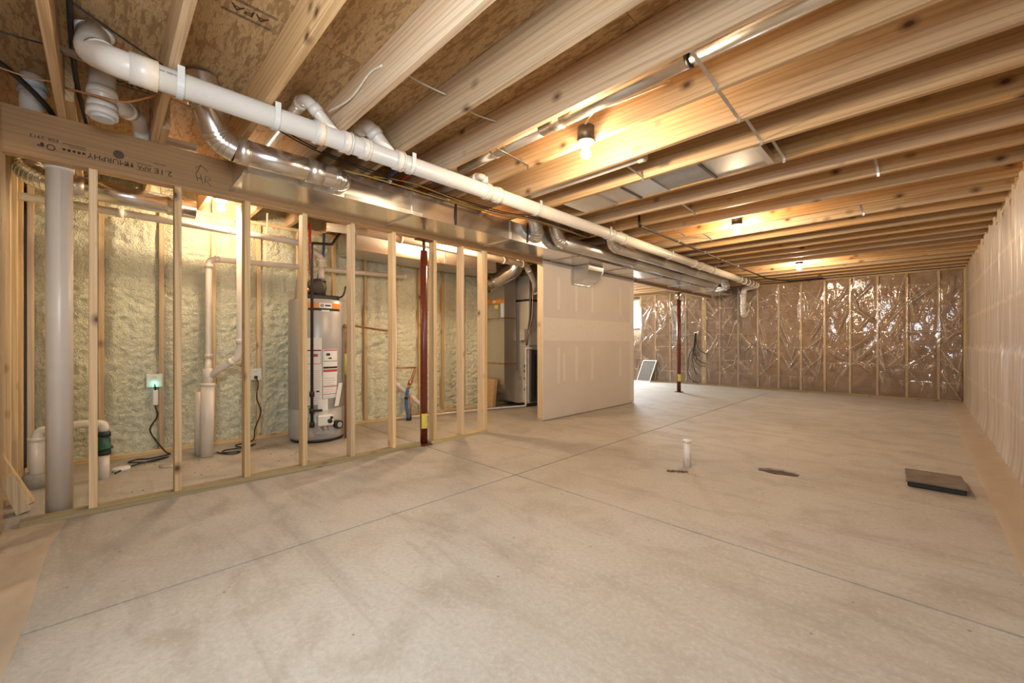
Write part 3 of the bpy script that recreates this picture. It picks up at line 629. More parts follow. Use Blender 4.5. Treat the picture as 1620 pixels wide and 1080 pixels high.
# ------------------------------------------------------------------ supply trunk duct
tr = thing('trunk_duct', 'long flat rectangular sheet metal duct running beside the brown beam', 'duct', (-3.32, 5, 2.14))
T0, T1 = .67, 10.25; X0, X1, Z0, Z1 = XP+.002, -3.09, 2.14, 2.335; n = 8
for i in range(n):
    a, b = T0+(T1-T0)*i/n, T0+(T1-T0)*(i+1)/n; ny = 10
    mb = MB(); pr = [(X0, Z0), (X1, Z0), (X1, Z1), (X0, Z1)]
    # bottom and face slightly dished between the seams
    U, V = np.meshgrid(np.linspace(a, b-.002, 22), np.linspace(0, 1, 9)); dish = np.sin(np.pi*(U-a)/(b-a))*np.sin(np.pi*V)
    rip = .0022*(fbm(U*5+i, V*2, 50+i)-.5)*np.sin(np.pi*V)
    mb.grid(X0+(X1-X0)*V, U, Z0-.006*dish+rip); mb.grid(X1+.005*dish*(-1)**i+rip, U, Z0+(Z1-Z0)*V); mb.grid(X0+(X1-X0)*V, U, Z1+0*U); mb.grid(X0+0*U, U, Z0+(Z1-Z0)*V)
    sec = mb.build('duct_section', M['galv'], tr, fix=False)
    if i: MB().box(X1, X1+.010, a-.009, a+.009, Z0-.008, Z1).box(X0+.02, X1+.010, a-.009, a+.009, Z0-.010, Z0).build('seam', M['galvdull'], sec)
MB().box(X0, X1, T0-.004, T0-.001, Z0, Z1).build('end_cap', M['galv'], tr); MB().box(X0, X1, T1+.001, T1+.004, Z0, Z1).build('end_cap', M['galv'], tr)
MB().box(X1-.03, X1, T0-.03, T0-.005, Z0-.003, Z0-.0005).box(X0, X1, T0-.025, T0-.005, Z0-.002, Z0+.016).build('end_flange', M['chrome'], tr)
MB().box(X1+.0055, X1+.0075, 1.30, 1.98, Z0-.002, Z0+.030).build('foil_tape', M['foil'], tr)
for yy in (2.335, 3.32): MB().box(X1+.006, X1+.009, yy, yy+.015, Z0+.005, ZJ).build('hanger_strap', M['darkmetal'], tr)
for yy, ln in ((3.1, .30), (4.3, .35), (5.9, .35)): MB().box(X0+.05, X1, yy, yy+.012, Z0-.014, Z0-.011).build('hanger_strap', M['galvdull'], tr)
def corrugated(mb, pts, r, n=18, rib=.0035, per=.028):
    P = spline(pts, 10); L = 0; R = []
    for i, p in enumerate(P): L += (p-P[i-1]).length if i else 0; R.append(r+(rib if (L//per) % 2 else 0))
    return mb.tube(P, R, n)
rd = thing('round_duct', 'shiny round metal duct with two elbows in front of the trunk near its left end', 'duct', (-2.98, .8, 2.2), 'round metal ducts on the trunk')
MB().tube([(-2.98, .565, 2.225), (-2.98, 1.09, 2.225)], .076, 26).build('pipe', M['galv'], rd)
def gores(pts, r, parent, name='elbow', mat='galv', k=4):            # segmented sheet metal elbow
    P = bends(pts, .13, k); mb = MB()
    for i in range(len(P)-1):
        a, b = P[i], P[i+1]; d = (b-a).normalized(); mb.tube([a-d*.003, b+d*.003], [r*1.0, r*1.0], 24, cap=False)
        if 0 < i: mb.ring(a, (P[i]-P[i-1]).normalized()+d, r*1.03, .008, 24)
    return mb.build(name, M[mat], parent)
gores([(-2.93, .40, 2.575), (-2.95, .42, 2.43), (-2.98, .50, 2.25), (-2.98, .575, 2.225)], .077, rd)
gores([(-2.98, 1.085, 2.225), (-2.98, 1.22, 2.225), (-3.085, 1.24, 2.225)], .077, rd)
for y, L in ((.615, .06), (1.04, .10)): q = MB(); q.ring((-2.98, y, 2.225), (0, 1, 0), .0785, L, 26); q.build('foil_tape', M['foil'], rd)
q = MB(); q.ring((-2.945, .415, 2.46), (.1, -.1, 1), .0785, .09, 26); q.build('foil_tape', M['foil'], rd)
for nm, pts, end, lab in ((1, (-2.98, 3.66, 2.57, 2.215), 8.8, 'long round metal duct beside the trunk, lower of the two above the drywall'), (2, (-2.775, 4.50, 2.57, 2.265), 8.5, 'long round metal duct tight behind the white drain pipe above the drywall')):
    x, y, za, zb = pts; t = thing('round_duct', lab, 'duct', (x, y, zb), 'round metal ducts on the trunk')
    gores([(x-.03, y-.02, za), (x, y, 2.42), (x, y+.08, zb+.03), (x, y+.18, zb)], .077, t)
    for i in range(3): a = y+.17+(end-y-.17)*i/3; b = y+.17+(end-y-.17)*(i+1)/3; MB().tube([(x, a, zb), (x, b-.003, zb)], .076, 24).build('pipe', M['galvdull'], t); q = MB(); q.ring((x, b-.02, zb), (0, 1, 0), .078, .03, 24); q.build('seam', M['galv'], t)
t = thing('round_duct', 'short round metal takeoff elbow hanging at the side of the trunk left of the drywall', 'duct', (-2.98, 3.38, 2.3), 'round metal ducts on the trunk')
gores([(-2.97, 3.29, 2.57), (-2.97, 3.30, 2.42), (-2.985, 3.38, 2.26), (-3.08, 3.46, 2.23)], .072, t, mat='galvdull')
t = thing('round_duct', 'stubby round metal elbow at the far end of the trunk near the far wall', 'duct', (-2.8, 8.95, 2.3), 'round metal ducts on the trunk')
gores([(-2.86, 9.0, 2.57), (-2.86, 9.0, 2.3), (-2.86, 9.15, 2.2), (-3.07, 9.25, 2.19)], .085, t)
# duct in the joist bay next to the nearest lamp
t = thing('round_duct', 'straight round metal duct inside a joist bay above the nearest bare bulb', 'duct', (-1.2, 2.06, 2.40), 'round metal ducts on the trunk')
for a, b in ((.45, -.80), (-.80, -1.75), (-1.75, -2.60), (-2.60, -3.05)): MB().tube([(a-.002, 2.03, 2.44), (b+.002, 2.03, 2.44)], .051, 22).build('pipe', M['galv'], t)
for x in (-.80, -2.20): q = MB(); q.ring((x, 2.03, 2.44), (1, 0, 0), .0535, .018, 22); q.build('coupling', M['iron'] if x > -1 else M['chrome'], t)
q = MB(); q.ring((-1.62, 2.03, 2.44), (1, 0, 0), .0535, .07, 22); q.build('foil_tape', M['foil'], t)
# panned joist bay (flat sheet metal)
t = thing('panned_bay', 'flat grey sheet metal pans closing one joist bay beyond the nearest bulb', 'duct', (-1.6, 3.28, ZJ))
for i, (a, b) in enumerate(((-.80, -1.16), (-1.16, -1.55), (-1.55, -1.80), (-1.80, -2.05), (-2.05, -2.42))):
    MB().box(b+.004, a-.004, 3.104, 3.466, ZJ+.004+.006*(i % 2), ZJ+.006+.006*(i % 2)).build('metal_pan', M['galvdull'] if i != 1 else M['panelgrey'], t)
    if i: MB().box(a-.010, a+.010, 3.104, 3.466, ZJ-.004, ZJ+.012).build('seam', M['darkmetal'] if i % 2 else M['chrome'], t)
MB().box(-.80, -.76, 3.104, 3.466, ZJ-.002, ZJ+.05).build('pan_end', M['foil'], t)
# supply boot through the drywall
t = thing('supply_boot', 'quarter round sheet metal boot under the trunk against the grey drywall', 'duct', (-3.45, 4.93, 2.0))
prof = [(XP+.0135, Z0-.009), (XP+.0135, 1.875), (XP+.05, 1.875)]+[(-3.50+.24*math.sin(a), Z0-.009-.245*math.cos(a)) for a in np.linspace(0, math.pi/2, 12)]
MB().prism(prof, 4.76, 5.13, lambda u, v, s: (u, s, v)).build('boot_body', M['galv'], t)
for yy in (4.757, 5.13): MB().prism([(XP+.0135, Z0-.010), (XP+.0135, 1.87), (XP+.05, 1.87)]+[(-3.50+.247*math.sin(a), Z0-.010-.252*math.cos(a)) for a in np.linspace(0, math.pi/2, 12)], yy, yy+.004, lambda u, v, s: (u, s, v)).build('rim', M['galvdull'], t)
# galvanised bits in the bays above the beam
q = MB(); q.box(-4.6, -3.45, .285, .46, ZJ+.015, ZJ+.018).box(-4.6, -3.45, .285, .288, ZJ+.015, ZO-.01); lone(q, 'bay_liner', M['galv'], 'bright sheet metal lining in the joist bay behind the handwritten arrow', 'duct', (-4, .37, ZJ))
# ------------------------------------------------------------------ cables
def cable(pts, r, mat, label, name='cable', cat='cable', n=6, group=None, k=7): return lone(MB().tube(spline(pts, k), r, n), name, M[mat], label, cat, pts[0], group)
cable([(-2.86, .20, 2.46), (-2.83, .259, 2.44), (-2.80, .45, 2.42), (-2.82, .62, 2.40), (-2.93, 1.1, 2.345), (-2.98, 1.9, 2.33), (-2.97, 2.8, 2.335), (-2.86, 3.2, 2.335), (-2.865, 4.2, 2.335)], .0045, 'black', 'thin black cable running above the trunk duct, lower of the pair')
cable([(-2.6, -.2, 2.56), (-2.75, .20, 2.47), (-2.79, .45, 2.44), (-2.81, .62, 2.42), (-2.93, 1.1, 2.36), (-2.965, 1.9, 2.345), (-2.955, 2.8, 2.345), (-2.845, 3.2, 2.345), (-2.85, 4.2, 2.345)], .0045, 'black', 'thin black cable coming down past the white elbow, upper of the pair')
cable([(-3.06, 1.28, 2.33), (-3.02, 1.55, 2.325), (-3.01, 2.2, 2.318), (-2.99, 2.8, 2.318), (-2.875, 3.2, 2.318), (-2.875, 4.2, 2.32)], .006, 'yellowcable', 'thick yellow cable along the top edge of the trunk duct')
cable([(-3.03, 1.50, 2.34), (-2.95, 1.8, 2.345), (-2.985, 2.4, 2.33), (-2.98, 2.8, 2.332), (-2.88, 3.15, 2.332), (-2.88, 4.1, 2.333)], .005, 'yellowcable', 'yellow cable bowed away from the trunk duct toward the drain pipe')
cable([(-3.02, 2.0, 2.34), (-2.99, 2.6, 2.33), (-2.96, 2.85, 2.325), (-2.855, 3.2, 2.322), (-2.85, 3.9, 2.32)], .004, 'whitecable', 'thin white cable lying with the yellow cables on the trunk duct')
for a, b in ((1.63, 'first'), (2.20, 'second'), (2.72, 'third')): q = MB(); q.ring((-3.01, a, 2.333), (0, 1, 0), .020, .012, 10); lone(q, 'cable_tie', M['whitecable'], 'white cable tie, %s from the left, around the yellow and black cables' % b, 'cable tie', (-3.01, a, 2.333))
cable([(-2.60, .99, 2.47), (-2.35, 1.02, 2.46), (-2.12, 1.025, 2.50), (-1.99, 1.03, 2.485)], .006, 'whitecable', 'white cable arching from a joist hole down to the drain pipe')
cable([(-1.97, 1.075, 2.5), (-1.97, 1.25, 2.487), (-1.98, 1.438, 2.5)], .0045, 'whitecable', 'white cable crossing the joist bay beside the white arch cable')
cable([(-1.98, 1.478, 2.5), (-1.99, 1.65, 2.48), (-1.985, 1.844, 2.5)], .0045, 'whitecable', 'white cable crossing the bay left of the nearest lamp')
cable([(-.99, 2.25, 2.50), (-1.3, 2.17, 2.47), (-1.42, 2.15, 2.475), (-1.55, 2.2, 2.43)], .006, 'whitecable', 'white cable feeding the nearest bare bulb from a joist hole')
cable([(-3.18, -.50, 2.50), (-3.33, -.345, 2.45), (-3.50, -.245, 2.405), (-3.60, -.205, 2.375)], .014, 'black', 'fat black tube slanting over the beam in the upper left corner', 'tube', 'tube', 10)
cable([(-2.55, -.10, 2.52), (-2.9, -.105, 2.50), (-3.3, -.10, 2.47), (-3.58, -.07, 2.38), (-3.66, -.05, 2.2)], .011, 'iron', 'dark grey gas line descending between two joists at upper left', 'tube', 'tube', 10)
cable([(-2.96, -.56, 2.45), (-2.97, -.30, 2.46), (-2.95, -.19, 2.46), (-2.96, -.155, 2.46)], .004, 'black', 'short thin black wire crossing the leftmost joist bay')
cable([(-2.95, -.14, 2.45), (-2.93, -.05, 2.455), (-2.98, .02, 2.48)], .004, 'black', 'thin black wire entering the joist behind the white elbow')
cable([(-3.3, -.5, 2.45), (-3.32, -.3, 2.435), (-3.3, -.19, 2.44)], .0045, 'coppercable', 'orange cable in the leftmost joist bay')
cable([(-3.28, -.14, 2.42), (-3.12, -.02, 2.36), (-3.05, .09, 2.345), (-2.99, .215, 2.41)], .0055, 'coppercable', 'orange cable sagging in front of the short drain stack')
cable([(-2.98, .265, 2.41), (-2.99, .42, 2.39), (-3.1, .60, 2.40)], .0045, 'coppercable', 'orange cable running on behind the shiny round duct')
q = MB(); q.box(-2.60, -2.575, -.14, .09, 2.285, 2.288)
cb = Vector((-2.98, -.160, 2.463)); ce = Vector((-2.70, .17, 2.30))
q = MB(); d = (ce-cb); L = d.length; X = d.normalized(); Zv = Vector((0, 0, 1)); Yv = Zv.cross(X).normalized(); Zv = X.cross(Yv)
Mx = Matrix(((X.x, Yv.x, Zv.x, cb.x), (X.y, Yv.y, Zv.y, cb.y), (X.z, Yv.z, Zv.z, cb.z), (0, 0, 0, 1)))
q.box(0, L, -.012, -.009, 0, .03, Mx).box(0, L, .009, .012, 0, .03, Mx).box(0, L, -.012, .012, 0, .003, Mx); lone(q, 'support_channel', M['chrome'], 'narrow metal channel slanting under the white elbow at upper left', 'bracket', cb)
q = MB(); q.tube(spline([(-2.06, 2.34, 2.40), (-2.05, 2.43, 2.395)], 3), .008, 8)
# blue and red water tubes crossing above the trunk
cable([(-2.75, 1.62, 2.42), (-3.0, 1.66, 2.41), (-3.5, 1.70, 2.42)], .012, 'bluetube', 'blue water tube crossing a joist bay above the trunk duct', 'tube', 'tube', 8)
cable([(-2.75, 1.74, 2.42), (-3.0, 1.77, 2.41), (-3.5, 1.80, 2.42)], .012, 'redtube', 'red water tube crossing a joist bay above the trunk duct', 'tube', 'tube', 8)
# black gas pipe under the joists
t = thing('gas_pipe', 'thin black iron pipe running under the joists toward the far wall', 'pipe', (-2.21, 6, 2.33))
MB().tube(bends([(-2.21, 4.20, 2.52), (-2.21, 4.20, 2.335), (-2.21, 9.55, 2.335), (-1.95, 10.2, 2.335), (-1.4, 10.25, 2.34)], .04, 4), .013, 10).build('pipe', M['iron'], t)
for y in (4.24, 6.8, 9.5): q = MB(); q.ring((-2.21, y, 2.335), (0, 1, 0), .019, .05, 10); q.build('fitting', M['darkmetal'], t)
for y in (5.2, 6.1, 7.6): MB().box(-2.235, -2.185, y, y+.012, 2.318, ZJ).build('pipe_clip', M['galvdull'], t)
# ------------------------------------------------------------------ steel posts
def post(x, y, r, label, zt, cap, lz):
    t = thing('steel_post', label, 'post', (x, y, 0), 'red steel posts')
    MB().tube([(x, y, .012), (x, y, zt)], r, 26).build('tube', M['red'], t)
    MB().tube([(x, y, zt), (x, y, cap-.012)], r*.42, 16).build('screw_jack', M['darkmetal'], t)
    MB().bbox(x-.04, x+.04, y-.09, y+.09, cap-.012, cap, .002).build('cap_plate', M['red'], t)
    MB().bbox(x-.075, x+.075, y-.058, y+.058, 0, .012, .002).build('base_plate', M['red'] if r < .045 and y < 4 else M['darkmetal'], t)
    a0 = math.atan2(-y, -x)
    MB().lathe([(r+.0008, lz), (r+.0008, lz+.15)], (x, y, 0), 14, a0-.7, a0+1.25).build('sticker', M['yellow'], t)
post(-3.60, 2.325, .036, 'red steel post standing in the open stud wall with a yellow sticker low down', 1.98, ZB-.001, .17)
post(-3.62, 8.60, .040, 'dark red steel post standing alone in front of the far wall', 1.95, ZB-.001, .23)
# ------------------------------------------------------------------ water heater
HX, HY, HR, HH = -4.68, 1.67, .285, 1.50
wh = thing('water_heater', 'tall grey cylindrical water heater behind the open studs', 'water heater', (HX, HY, 0))
MB().lathe([(0, .03), (HR*.96, .03), (HR*.985, .045), (HR, .06), (HR, .34), (HR-.004, .343), (HR-.004, .349), (HR, .352), (HR, HH-.02), (HR-.012, HH-.004), (HR-.03, HH), (0, HH+.004)], (HX, HY, 0), 56).build('tank', M['heater'], wh)
MB().lathe([(0, 0), (HR*.93, 0), (HR*.95, .03), (0, .03)], (HX, HY, 0), 40).build('base_ring', M['black'], wh)
CA = math.atan2(-HY, -HX)                                          # direction to the room
def patch(name, da0, da1, z0, z1, mat, dr=.0012, parent=None, n=10):
    return MB().lathe([(HR+dr, z0), (HR+dr, z1)], (HX, HY, 0), n, CA+da0, CA+da1).build(name, M[mat], parent or wh, fix=False)
B = .02
patch('brand_band', -.42+B, .86+B, HH-.115, HH-.045, 'orange', .001); patch('brand_band_edge', -.34+B, .80+B, HH-.125, HH-.10, 'ink', .0015); patch('brand_plate', .02+B, .46+B, HH-.10, HH-.045, 'paper', .002); patch('brand_plate', .10+B, .38+B, HH-.135, HH-.105, 'paper', .002); patch('brand_mark', .0+B, .48+B, HH-.118, HH-.102, 'ink', .0025)
def onheat(da, z, dr=.004): a = CA+da; return Vector((HX+(HR+dr)*math.cos(a), HY+(HR+dr)*math.sin(a), z)), (-math.sin(a), math.cos(a), 0)
p, xd = onheat(.14, HH-.073); mbk = MB(); an = np.linspace(0, 2*math.pi, 17)
mbk.tube([p+Vector(xd)*.012*math.cos(a)+Vector((0, 0, .012*math.sin(a))) for a in an], .0035, 5, cap=False); mbk.build('brand_emblem', M['ink'], wh)
patch('brand_mark', .22+B, .42+B, HH-.08, HH-.064, 'ink', .0025)
L1 = patch('label_sheet', -.42, .13, .68, 1.09, 'paper', .0010); L2 = patch('label_sheet', .17, .72, .70, .97, 'paper', .0010); patch('label_sheet', -.45, .14, .40, .70, 'paper', .0008); patch('label_sheet', .17, .70, .46, .70, 'paper', .0008)
for (a, b, z0, z1, m, par) in [(-.40, .11, .955, .968, 'redink', L1), (-.40, .11, .82, .825, 'redink', L1), (-.40, .11, .955, .962, 'ink', L1), (.10, .11, .82, .96, 'ink', L1), (-.40, -.395, .82, .96, 'ink', L1), (-.16, .0, .895, .925, 'redink', L1), (.19, .70, .955, .965, 'redink', L2), (.19, .70, .845, .85, 'ink', L2), (.19, .195, .85, .96, 'ink', L2), (.695, .70, .85, .96, 'ink', L2), (.28, .42, .905, .93, 'ink', L2), (.36, .48, .87, .885, 'ink', L2), (.18, .71, .77, .79, 'ink', L2), (.18, .71, .735, .76, 'redink', L2), (.18, .71, .58, .588, 'redink', L2), (.18, .71, .5, .506, 'redink', L2), (-.05, .05, .53, .545, 'ink', L1)]:
    patch('label_print', a, b, z0, z1, m, .002, par, 6)
for i in range(18): patch('label_print', -.38, .06+.05*((i*7) % 3)/3, .42+i*.0205+(.14 if i > 16 else 0), .4235+i*.0205+(.14 if i > 16 else 0), 'heater', .0016, L1, 5)
for i in range(9): patch('label_print', .21, .55+.13*((i*5) % 3)/3, .475+i*.024, .479+i*.024, 'heater', .0016, L2, 5)
patch('data_plate', .00, .34, .335, .455, 'paper', .003); patch('label_sheet', -.50, -.32, .27, .38, 'paper', .003)
p, xd = onheat(.80, .50, .012); Xd = Vector(xd); mb = MB(); dn = Vector((0, 0, -1)); up = Vector((0, 0, 1))
for sgn in (0, .003): pass
N_ = Xd.cross(up); c0 = p+Xd*.01+up*.11; c1 = p-Xd*.05-up*.13
mb.add([c0-Xd*.03, c0+Xd*.03, c1+Xd*.03, c1-Xd*.03]+[v+N_*.002 for v in (c0-Xd*.03, c0+Xd*.03, c1+Xd*.03, c1-Xd*.03)], [(0, 1, 2, 3), (7, 6, 5, 4), (0, 4, 5, 1), (1, 5, 6, 2), (2, 6, 7, 3), (3, 7, 4, 0)]); mb.build('hang_tag', M['paper'], wh)
p, xd = onheat(.20, .245, .05); Xd = Vector(xd); Nn = Vector((xd[1], -xd[0], 0))
MR = Matrix(((Xd.x, Nn.x, 0, p.x), (Xd.y, Nn.y, 0, p.y), (0, 0, 1, p.z), (0, 0, 0, 1)))
gv = MB().bbox(-.075, .075, -.05, .05, -.055, .055, .012, MR).build('gas_valve', M['white'], wh)
mb = MB(); mb.lathe([(.022, 0), (.022, .02), (0, .02)], (0, 0, 0), 14); mb.v = [tuple(MR @ Vector((v[0]+.035, .05+v[2], v[1]-.005))) for v in mb.v]; mb.build('knob', M['black'], gv)
mb = MB(); mb.lathe([(.014, 0), (.014, .014), (0, .014)], (0, 0, 0), 12); mb.v = [tuple(MR @ Vector((v[0]+.052, .05+v[2], v[1]+.028))) for v in mb.v]; mb.build('button', M['ink'], gv)
p2, _ = onheat(.66, .175, .0); a = CA+.66; mb = MB(); q2 = p2+Vector((math.cos(a), math.sin(a), 0))*.055
mb.tube([p2, q2], [.045, .045], 20); mb.build('blower_inlet', M['black'], wh); mb = MB(); mb.ring(q2, (math.cos(a), math.sin(a), 0), .028, .012); mb.build('blower_inlet_ring', M['heater'], wh)
patch('burner_cover', -.28, .62, .07, .19, 'heater', .012); patch('burner_cover', -.1, .38, .095, .205, 'heater', .03)
for i in range(4):
    aa = [onheat(.02+.09*i, .20, .03)[0], onheat(.05+.08*i, .16, .055)[0], onheat(.12+.07*i, .13, .03)[0]]; MB().tube(spline(aa, 5), .004, 5).build('wire', M['copper'] if i % 2 else M['white'], wh)
ind = MB(); ind.bbox(HX-.10, HX+.17, HY-.15, HY+.17, HH+.002, HH+.05, .01); ind.build('inducer_base', M['black'], wh)
ind = MB(); ind.lathe([(0, 0), (.085, 0), (.095, .02), (.095, .08), (.08, .10), (.05, .105), (0, .105)], (HX+.05, HY-.05, HH+.13), 24, axis='x'); ind.bbox(HX-.08, HX+.08, HY-.10, HY+.06, HH+.05, HH+.14, .015); ind.build('inducer_blower', M['iron'], wh)
ind = MB(); ind.lathe([(0, 0), (.045, 0), (.045, .06), (0, .06)], (HX+.10, HY-.19, HH+.10), 16, axis='y'); ind.build('inducer_motor', M['copper'], wh)
ind = MB(); ind.tube([(HX+.02, HY+.03, HH+.12), (HX+.02, HY+.03, HH+.235)], .048, 18); ind.build('rubber_coupling', M['black'], wh)
for z in (.19, .225): q = MB(); q.ring((HX+.02, HY+.03, HH+z), (0, 0, 1), .051, .012); q.build('hose_clamp', M['chrome'], wh)
MB().tube(spline([(HX+.10, HY+.13, HH+.03), (HX+.16, HY+.20, HH+.05), (HX+.17, HY+.23, HH+.14), (HX+.15, HY+.24, HH+.16)], 5), .010, 8).build('power_cord', M['black'], wh)
MB().tube([(HX+.02, HY+.03, HH+.235), (HX+.02, HY+.03, 1.86)], .030, 18).build('vent_riser', M['pvc'], wh)
# heater vent and the run along the wall
vp = thing('vent_pipe', 'upper white vent pipe running along the foam wall from the water heater', 'pipe', (-4.70, .6, 2.11))
MB().tube(bends([(HX+.02, HY+.03, 1.861), (HX+.02, HY+.03, 1.98), (-4.69, 1.52, 2.105), (-4.69, 1.30, 2.107), (-4.72, -.43, 2.125)], .07), .031, 18).build('pipe', M['pvc'], vp)
for y in (1.33, .85, .1): q = MB(); q.ring((-4.70, y, 2.115), (0, 1, 0), .036, .05); q.build('coupling', M['pvc'], vp)
q = MB(); q.ring((HX+.02, HY+.03, 1.94), (0, 0, 1), .036, .04); q.build('coupling', M['pvc'], vp)
for y in (1.18, .2): MB().box(-4.71, -4.695, y, y+.012, 2.08, ZJ).build('hanger', M['whitecable'], vp)
lp = thing('vent_pipe', 'lower white pipe crossing the foam wall then turning down beside a stud', 'pipe', (-4.93, 1.7, 1.87))
MB().tube(bends([(-4.96, 2.93, 1.935), (-4.93, .735, 1.862), (-4.93, .735, .86), (-4.80, .71, .76)], .06), .028, 18).build('pipe', M['pvc'], lp)
for p, d in (((-4.93, .735, 1.79), (0, 0, 1)), ((-4.93, .80, 1.865), (0, 1, 0)), ((-4.93, .735, .91), (0, 0, 1)), ((-4.95, 1.25, 1.88), (0, 1, 0)), ((-4.96, 2.9, 1.934), (0, 1, 0))): q = MB(); q.ring(p, d, .034, .04); q.build('coupling', M['pvc'], lp)
sp = thing('drain_stack', 'white floor stack with a slanted arm left of the water heater', 'pipe', (-4.68, .69, 0))
MB().tube([(-4.63, .675, 0), (-4.67, .69, .66)], .053, 22).build('pipe', M['pvc'], sp); MB().tube([(-4.67, .69, .66), (-4.675, .69, .80)], .040, 20).build('wye', M['pvc'], sp)
q = MB(); q.ring((-4.67, .69, .65), (-.05, .02, 1), .058, .03); q.build('coupling', M['pvc'], sp)
MB().tube(bends([(-4.67, .69, .72), (-4.58, .90, .90), (-4.565, .925, 1.02), (-4.565, .925, 2.33)], .05), .031, 18).build('arm', M['pvc'], sp)
q = MB(); q.ring((-4.565, .925, 1.05), (0, 0, 1), .036, .05); q.build('coupling', M['pvc'], sp); q = MB(); q.ring((-4.60, .855, .86), (.09, .21, .18), .036, .04); q.build('coupling', M['pvc'], sp)
q = MB(); q.tube([(-4.76, .63, .0), (-4.78, .64, .58)], .03, 14); q.build('side_pipe', M['pvc'], sp)
# big vent run behind the beam to the furnace
bv = thing('vent_pipe', 'thick white vent pipe close under the joists leading to the furnace', 'pipe', (-4.12, 3, 2.19))
MB().tube(bends([(-4.25, 1.6, 2.21), (-4.12, 1.95, 2.20), (-4.12, 4.42, 2.185), (-4.30, 4.80, 1.98), (-4.52, 5.05, 1.80)], .06), .043, 20).build('pipe', M['pvc'], bv)
for p, d in (((-4.12, 2.35, 2.197), (0, 1, 0)), ((-4.12, 4.33, 2.186), (0, 1, 0)), ((-4.12, 3.95, 2.187), (0, 1, 0)), ((-4.17, 4.52, 2.13), (-.4, .8, -.4)), ((-4.44, 4.96, 1.86), (-.5, .6, -.4))): q = MB(); q.ring(p, d, .049, .035); q.build('coupling', M['pvc'], bv)
# return trunk behind the beam
rt = thing('return_duct', 'wide dull sheet metal return duct under the joists behind the water heater', 'duct', (-4.7, 3.2, 2.1))
for a, b in ((2.0, 3.2), (3.2, 4.12)): MB().box(-4.95, -4.45, a, b-.003, 2.08, 2.33).build('duct_section', M['galvdull'], rt)
MB().box(-4.955, -4.445, 3.19, 3.21, 2.075, 2.33).build('seam', M['galv'], rt)
# round duct along the upper left of the utility side
t = thing('round_duct', 'shiny round duct with an elbow behind the left end of the open stud wall', 'duct', (-4.3, 0, 2.15), 'round metal ducts behind the stud wall')
MB().tube([(-4.30, -.24, 2.165), (-4.30, .55, 2.15)], .076, 24).build('pipe', M['galv'], t)
gores([(-4.42, -.38, 2.33), (-4.36, -.36, 2.22), (-4.30, -.28, 2.165), (-4.30, -.20, 2.164)], .077, t)
q = MB(); q.ring((-4.30, -.14, 2.163), (0, 1, 0), .0785, .09, 24); q.build('foil_tape', M['foil'], t); q = MB(); q.ring((-4.30, .42, 2.152), (0, 1, 0), .0785, .10, 24); q.build('foil_tape', M['foil'], t)
# ------------------------------------------------------------------ gas line and water tubes at the heater
t = thing('gas_pipe', 'black gas pipe dropping in front of the grey water heater', 'pipe', (-4.38, 1.53, .2))
MB().tube(bends([(-4.6, 1.9, 2.30), (-4.5, 1.75, 2.10), (-4.37, 1.50, 2.05), (-4.365, 1.50, 1.95), (-4.365, 1.50, .20)], .03), .014, 12).build('pipe', M['iron'], t)
for z in (.52, .35, .21): q = MB(); q.ring((-4.365, 1.50, z), (0, 0, 1), .024, .05, 12); q.build('fitting', M['iron'], t)
MB().tube([(-4.365, 1.50, .35), (-4.372, 1.60, .345)], .013, 10).build('valve_line', M['iron'], t)
t = thing('water_tube', 'red and copper hot water tube above the water heater', 'tube', (-4.60, 1.56, 1.5))
MB().tube([(-4.60, 1.56, 2.30), (-4.60, 1.56, 1.93)], .014, 10).build('red_section', M['redtube'], t); MB().tube([(-4.60, 1.56, 1.93), (-4.60, 1.56, 1.506)], .011, 10).build('copper_section', M['copper'], t)
cable([(-4.80, 1.78, 2.28), (-4.78, 1.755, 1.98), (-4.74, 1.66, 1.62), (-4.72, 1.60, 1.506)], .015, 'bluetube', 'blue water tube bending down to the water heater top', 'tube', 'tube', 10)
cable([(-4.555, 1.575, 1.72), (-4.55, 1.570, 1.62), (-4.555, 1.575, 1.507)], .014, 'bluetube', 'short blue water tube stub beside the copper tube', 'tube', 'tube', 10)
t = thing('copper_pipe', 'dull copper pipe standing right of the water heater with an arm to the wall', 'pipe', (-4.45, 1.878, 0))
MB().tube(bends([(-4.45, 1.878, .0), (-4.45, 1.878, 1.22), (-4.56, 2.0, 1.235), (-4.9, 2.55, 1.20), (-4.97, 2.72, 1.195)], .02), .012, 10).build('pipe', M['copper'], t)
q = MB(); q.ring((-4.45, 1.878, 1.22), (0, 0, 1), .019, .04, 10); q.build('fitting', M['copper'], t)
MB().tube([(-4.445, 1.878, .70), (-4.445, 1.878, .92)], .014, 10).build('yellow_tag', M['yellow'], t)
t = thing('water_service', 'blue sleeved water service line with brass valve rising from the floor', 'pipe', (-4.88, 2.93, 0))
MB().tube(spline([(-4.86, 2.90, 0), (-4.88, 2.88, .25), (-4.88, 2.90, .42)], 6), .022, 12).build('blue_sleeve', M['bluetube'], t)
MB().tube([(-4.85, 2.93, 0), (-4.86, 2.925, .36)], .012, 10).build('supply_line', M['copper'], t); q = MB(); q.ring((-4.88, 2.88, .30), (0, 0, 1), .025, .03, 12); q.build('clamp', M['black'], t); q = MB(); q.ring((-4.86, 2.9, .02), (0, 0, 1), .03, .04, 12); q.build('clamp', M['black'], t)
MB().tube(spline([(-4.88, 2.90, .42), (-4.88, 2.95, .52), (-4.89, 3.02, .68)], 5), .017, 10).build('valve_body', M['copper'], t); q = MB(); q.ring((-4.88, 2.935, .50), (0, .4, 1), .028, .06, 10); q.build('valve', M['copper'], t)
MB().tube([(-4.9, 2.74, .71), (-4.89, 3.03, .70)], .011, 10).build('arm', M['copper'], t)
